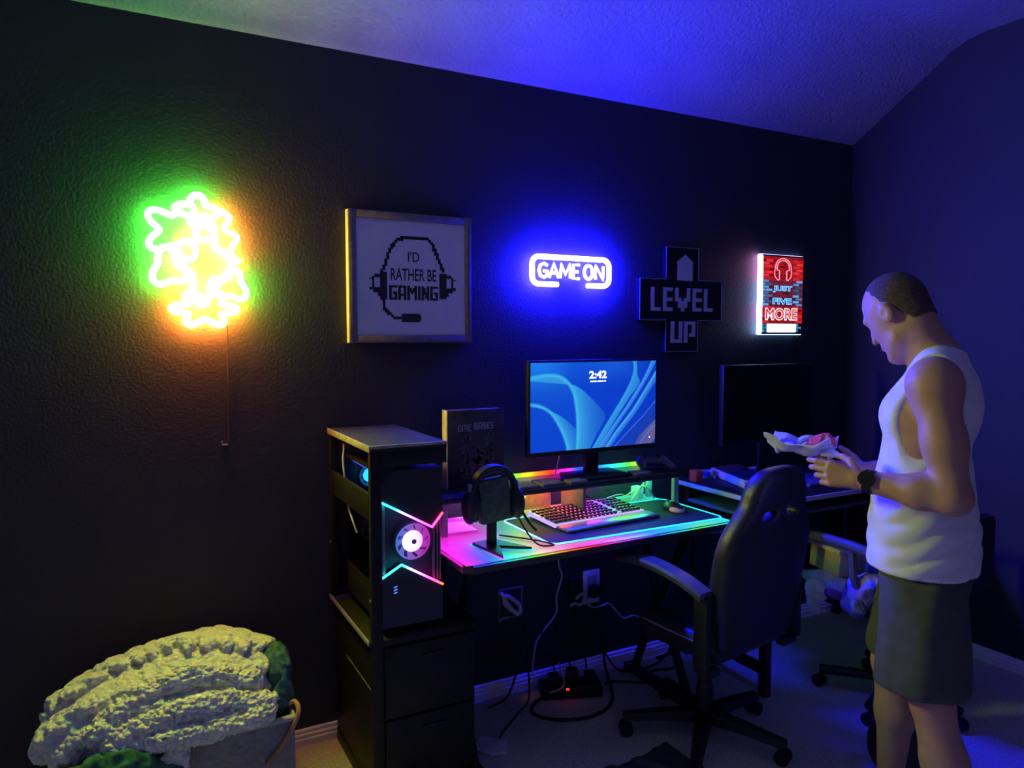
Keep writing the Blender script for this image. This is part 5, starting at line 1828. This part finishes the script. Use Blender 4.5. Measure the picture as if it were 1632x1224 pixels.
solo('sherpa_blanket', s.mesh('sherpa_blanket'), sherpa, 'pale fluffy blanket heaped in folds over the grey basket', 'blanket')
# the turned-over front fold with coarse curls
s = SDF((-0.20, -0.60, 0.36), (0.46, -0.30, 0.66), 0.005)
for (x0, y0, z0), (x1, y1, z1), r_ in (((-0.10, -0.49, 0.47), (0.02, -0.44, 0.535), 0.036), ((0.02, -0.44, 0.535), (0.16, -0.42, 0.555), 0.038), ((0.16, -0.42, 0.555), (0.33, -0.45, 0.505), 0.038),
                                       ((-0.06, -0.515, 0.445), (0.10, -0.495, 0.485), 0.034), ((0.10, -0.495, 0.485), (0.26, -0.50, 0.485), 0.034), ((0.26, -0.50, 0.485), (0.37, -0.50, 0.455), 0.034),
                                       ((-0.06, -0.525, 0.425), (0.20, -0.535, 0.425), 0.030), ((0.20, -0.535, 0.425), (0.36, -0.525, 0.435), 0.030)):
    s.cone((x0, y0, z0), (x1, y1, z1), r_, r_, k=0.006)
P_ = s.P()
s.F = s.F + 0.016 * (np.abs(vnoise(P_, 70)) * 2.2 - 0.5) + 0.012 * vnoise(P_, 16)
solo('sherpa_throw', s.mesh('sherpa_throw'), mat('sherpa_curl', (0.80, 0.80, 0.70), 0.95, var=0.06, vscale=60, bump=1.0, bscale=70, bdist=0.016, sheen=0.2, tex='voronoi', inv=True), 'curly pale throw folded over itself at the front of the blanket heap', 'blanket')
teal = mat('teal_knit', (0.05, 0.13, 0.12), 0.9, var=0.35, vscale=50, bump=0.6, bscale=120)
cloth_lump('knit_blanket', 'dark teal knitted blanket tucked beside the fluffy heap near the tan strap', 'blanket', teal, [((0.42, -0.34, 0.50), (0.055, 0.10, 0.070)), ((0.425, -0.41, 0.435), (0.04, 0.07, 0.06))], (0.30, -0.54, 0.32), (0.56, -0.18, 0.64), amp=0.014, sc=34, h=0.007)
cloth_lump('green_blanket', 'green striped cloth spilling from under the fluffy heap at the lower left', 'blanket', mat('green_knit', (0.03, 0.15, 0.07), 0.9, var=0.5, vscale=40, bump=0.6, bscale=120), [((-0.06, -0.555, 0.38), (0.10, 0.045, 0.06)), ((-0.13, -0.555, 0.32), (0.08, 0.045, 0.09)), ((0.05, -0.55, 0.33), (0.07, 0.035, 0.05))], (-0.28, -0.66, 0.16), (0.22, -0.46, 0.50), amp=0.016, sc=36, h=0.007)
cloth_lump('sherpa_tail', 'curly pale end of the throw hanging down the front of the basket', 'blanket', mat('sherpa_curl', (0.74, 0.74, 0.66), 0.95), [((0.035, -0.54, 0.31), (0.05, 0.03, 0.06)), ((0.10, -0.535, 0.355), (0.035, 0.025, 0.05))], (-0.06, -0.62, 0.18), (0.20, -0.46, 0.44), amp=0.02, sc=62, h=0.006)

# ================================================================== WALL PLATES, CABLES, FLOOR THINGS
cp = thing('cable_box', 'square wall recess with a coiled white cable under the desk', 'wall box', (1.51, 0, 0.34))
part('surround', MB().box((1.448, -0.006, 0.340), (1.574, 0.0, 0.349), 0.001).box((1.448, -0.006, 0.474), (1.574, 0, 0.483), 0.001).box((1.448, -0.006, 0.349), (1.456, 0, 0.474), 0.001).box((1.566, -0.006, 0.349), (1.574, 0, 0.474), 0.001), mat('plate_grey', (0.18, 0.18, 0.2), 0.4), cp)
part('cable_coil', MB().tube(smooth_path([(1.460, -0.012, 0.470), (1.480, -0.020, 0.430), (1.515, -0.022, 0.385), (1.548, -0.018, 0.365), (1.552, -0.016, 0.395), (1.520, -0.024, 0.430), (1.480, -0.020, 0.455), (1.475, -0.016, 0.420), (1.520, -0.020, 0.375), (1.545, -0.016, 0.358)], 6), 0.009, 8), white_plastic, cp)
part('cable_tail', MB().tube(smooth_path([(1.452, -0.010, 0.335), (1.465, -0.012, 0.352), (1.50, -0.012, 0.350)], 5), 0.003, 6), white_cable, cp)
ot = thing('wall_outlet', 'white wall outlet plate with a black plug below the desk', 'outlet', (1.952, 0, 0.334))
part('plate', MB().box((1.906, -0.006, 0.334), (2.000, 0, 0.496), 0.003), white_plastic, ot)
part('insert', MB().box((1.925, -0.009, 0.360), (1.981, -0.005, 0.470), 0.002), mat('insert_grey', (0.30, 0.30, 0.34), 0.4), ot)
part('plug', MB().box((1.930, -0.050, 0.372), (1.978, -0.009, 0.428), 0.006), black_plastic, ot)
ad = thing('power_adapter', 'black power adapter with a bunched white lead beside the wall outlet', 'adapter', (1.86, 0, 0.36))
part('block', MB().box((1.815, -0.035, 0.385), (1.885, -0.002, 0.480), 0.008), black_plastic, ad)
part('lead', MB().tube(smooth_path([(1.815, -0.030, 0.352), (1.84, -0.034, 0.362), (1.87, -0.036, 0.352), (1.895, -0.036, 0.385), (1.87, -0.04, 0.405), (1.84, -0.04, 0.385)], 6), 0.007, 8), white_cable, ad)


def cable(pts, m, r_, label):
    return solo('cable', MB().tube(smooth_path(pts, 7), r_, 6), m, label, 'cable', 'cables below the desk')


cable([(1.745, -0.03, 0.80), (1.755, -0.025, 0.565), (1.775, -0.02, 0.50), (1.745, -0.02, 0.40), (1.745, -0.02, 0.33), (1.68, -0.02, 0.26), (1.635, -0.02, 0.20), (1.615, -0.022, 0.07)], white_cable, 0.0045, 'thin white cable hanging from the desk down the wall to the baseboard')
cable([(1.90, -0.035, 0.355), (1.95, -0.03, 0.322), (2.01, -0.02, 0.318), (2.05, -0.02, 0.318), (2.13, -0.02, 0.235), (2.20, -0.02, 0.232), (2.31, -0.02, 0.175)], white_cable, 0.004, 'thin white cable snaking along the wall right of the outlet')
FZ = 0.006
cable([(1.35, -0.10, FZ), (1.44, -0.10, 0.03), (1.52, -0.04, 0.09), (1.56, -0.03, 0.20), (1.58, -0.03, 0.30)], black_cable, 0.005, 'black cable rising from the carpet beside the cabinet')
cable([(1.25, -0.40, FZ), (1.30, -0.32, FZ), (1.42, -0.22, FZ), (1.53, -0.14, 0.02), (1.58, -0.05, 0.10), (1.59, -0.03, 0.25)], black_cable, 0.0045, 'black cable running from the crumpled white packet up the wall')
cable([(1.66, -0.16, 0.05), (1.55, -0.16, FZ), (1.50, -0.24, FZ), (1.57, -0.33, FZ), (1.70, -0.37, FZ), (1.83, -0.33, FZ), (1.92, -0.22, 0.01), (1.98, -0.08, 0.06), (2.00, -0.04, 0.20)], black_cable, 0.008, 'thick black cable curving in a wide loop around the power strip')
cable([(1.90, -0.20, 0.03), (1.98, -0.16, FZ), (2.12, -0.24, FZ), (2.20, -0.16, FZ), (2.32, -0.18, FZ), (2.40, -0.10, FZ), (2.44, -0.04, 0.10)], black_cable, 0.006, 'black cable wandering over the carpet from strip to corner desk')
cable([(2.00, -0.05, 0.10), (2.05, -0.10, 0.02), (2.18, -0.12, FZ), (2.32, -0.10, 0.02), (2.42, -0.05, 0.08), (2.45, -0.04, 0.30)], black_cable, 0.005, 'black cable sagging along the baseboard')

ps = thing('power_strip', 'black power strip with plugs and a red light on the carpet', 'power strip', (1.74, -0.16, 0))
Mz = (Matrix.Rotation(R(-20), 3, 'Z'), (1.74, -0.15, 0))
part('body', MB().box((1.60, -0.205, 0.0), (1.88, -0.095, 0.055), 0.008, rot=Mz), black_plastic, ps)
for i in range(3):
    x = 1.64 + 0.085 * i
    part('plug', MB().box((x, -0.17, 0.055), (x + 0.05, -0.12, 0.095 + 0.02 * (i % 2)), 0.006, rot=Mz), black_plastic, ps)
    part('plug_lead', MB().tube(smooth_path([(x + 0.025, -0.14, 0.09), (x + 0.03, -0.12, 0.13), (x + 0.02, -0.05, 0.17), (x + 0.02, -0.03, 0.30)], 5), 0.004, 6), black_cable, ps)
part('red_light', MB().lathe((1.688, -0.212, 0.057), [(0.007, 0), (0.007, 0.004), (0.004, 0.006)], 'z', 12), glow('red_indicator', (1, 0.03, 0.02), 2.5), ps)
part('white_lead', MB().tube(smooth_path([(1.60, -0.20, 0.060), (1.65, -0.20, 0.062), (1.69, -0.18, 0.072), (1.70, -0.14, 0.11), (1.71, -0.10, 0.13)], 5), 0.0035, 6), white_cable, ps)

# crumpled packet on the carpet
pkp = [(1.155, -0.36), (1.215, -0.30), (1.30, -0.38), (1.255, -0.455), (1.20, -0.43)]
s = SDF((1.12, -0.48, -0.005), (1.33, -0.27, 0.05), 0.005)
P_ = s.P()
dd = outline_sdf(P_[..., [0, 1]], pkp)
s.F = np.maximum(dd, np.abs(P_[..., 2] - 0.012 - 0.008 * vnoise(P_, 30)) - 0.008)
solo('paper_packet', s.mesh('paper_packet'), mat('packet_white', (0.70, 0.68, 0.74), 0.6, bump=0.4, bscale=60, bdist=0.004), 'crumpled white packet on the carpet beside the cabinet', 'packet')

# ribbed floor mat in front of the chair
mv, mf = [], []
NX, NY = 70, 30
c0 = np.array((1.47, -0.80))
for i in range(NX + 1):
    for j in range(NY + 1):
        u, v = i / NX, j / NY
        x = 1.36 + 0.50 * u
        y = -0.66 - 0.40 * v - 0.05 * math.sin(u * 3)
        z = 0.006 + 0.010 * max(0, math.sin((x * 0.85 + y * 0.55) * 62)) * min(1, 4 * min(u, 1 - u))
        mv.append((x, y, z))
for i in range(NX):
    for j in range(NY):
        a = i * (NY + 1) + j
        mf.append((a, a + NY + 1, a + NY + 2, a + 1))
fm = solo('floor_mat', MB().add(mv, mf), mat('mat_dark', (0.075, 0.075, 0.085), 0.38, var=0.2), 'dark ribbed mat lying on the carpet near the chair base', 'floor mat')
fm.modifiers.new('thickness', 'SOLIDIFY').thickness = 0.004

# rolling bag in the dark beside his legs
bg = thing('bag', "dark rounded bag on the floor by the standing man's legs", 'bag', (2.52, -1.21, 0))
s = SDF((2.32, -1.38, -0.01), (2.74, -1.06, 0.30), 0.008)
s.ell((2.53, -1.215, 0.11), (0.15, 0.10, 0.13), k=0.03)
s.ell((2.47, -1.25, 0.07), (0.09, 0.07, 0.07), k=0.03)
P_ = s.P()
s.F += 0.008 * vnoise(P_, 22)
s.F = np.maximum(s.F, 0.001 - P_[..., 2])
part('bag_body', s.mesh('bag_body'), mat('bag_black', (0.02, 0.02, 0.03), 0.5), bg)
part('handle', MB().tube(smooth_path([(2.49, -1.22, 0.235), (2.51, -1.23, 0.27), (2.55, -1.23, 0.27), (2.57, -1.22, 0.235)], 5), 0.008, 8), mat('handle_grey', (0.4, 0.4, 0.45), 0.4), bg)
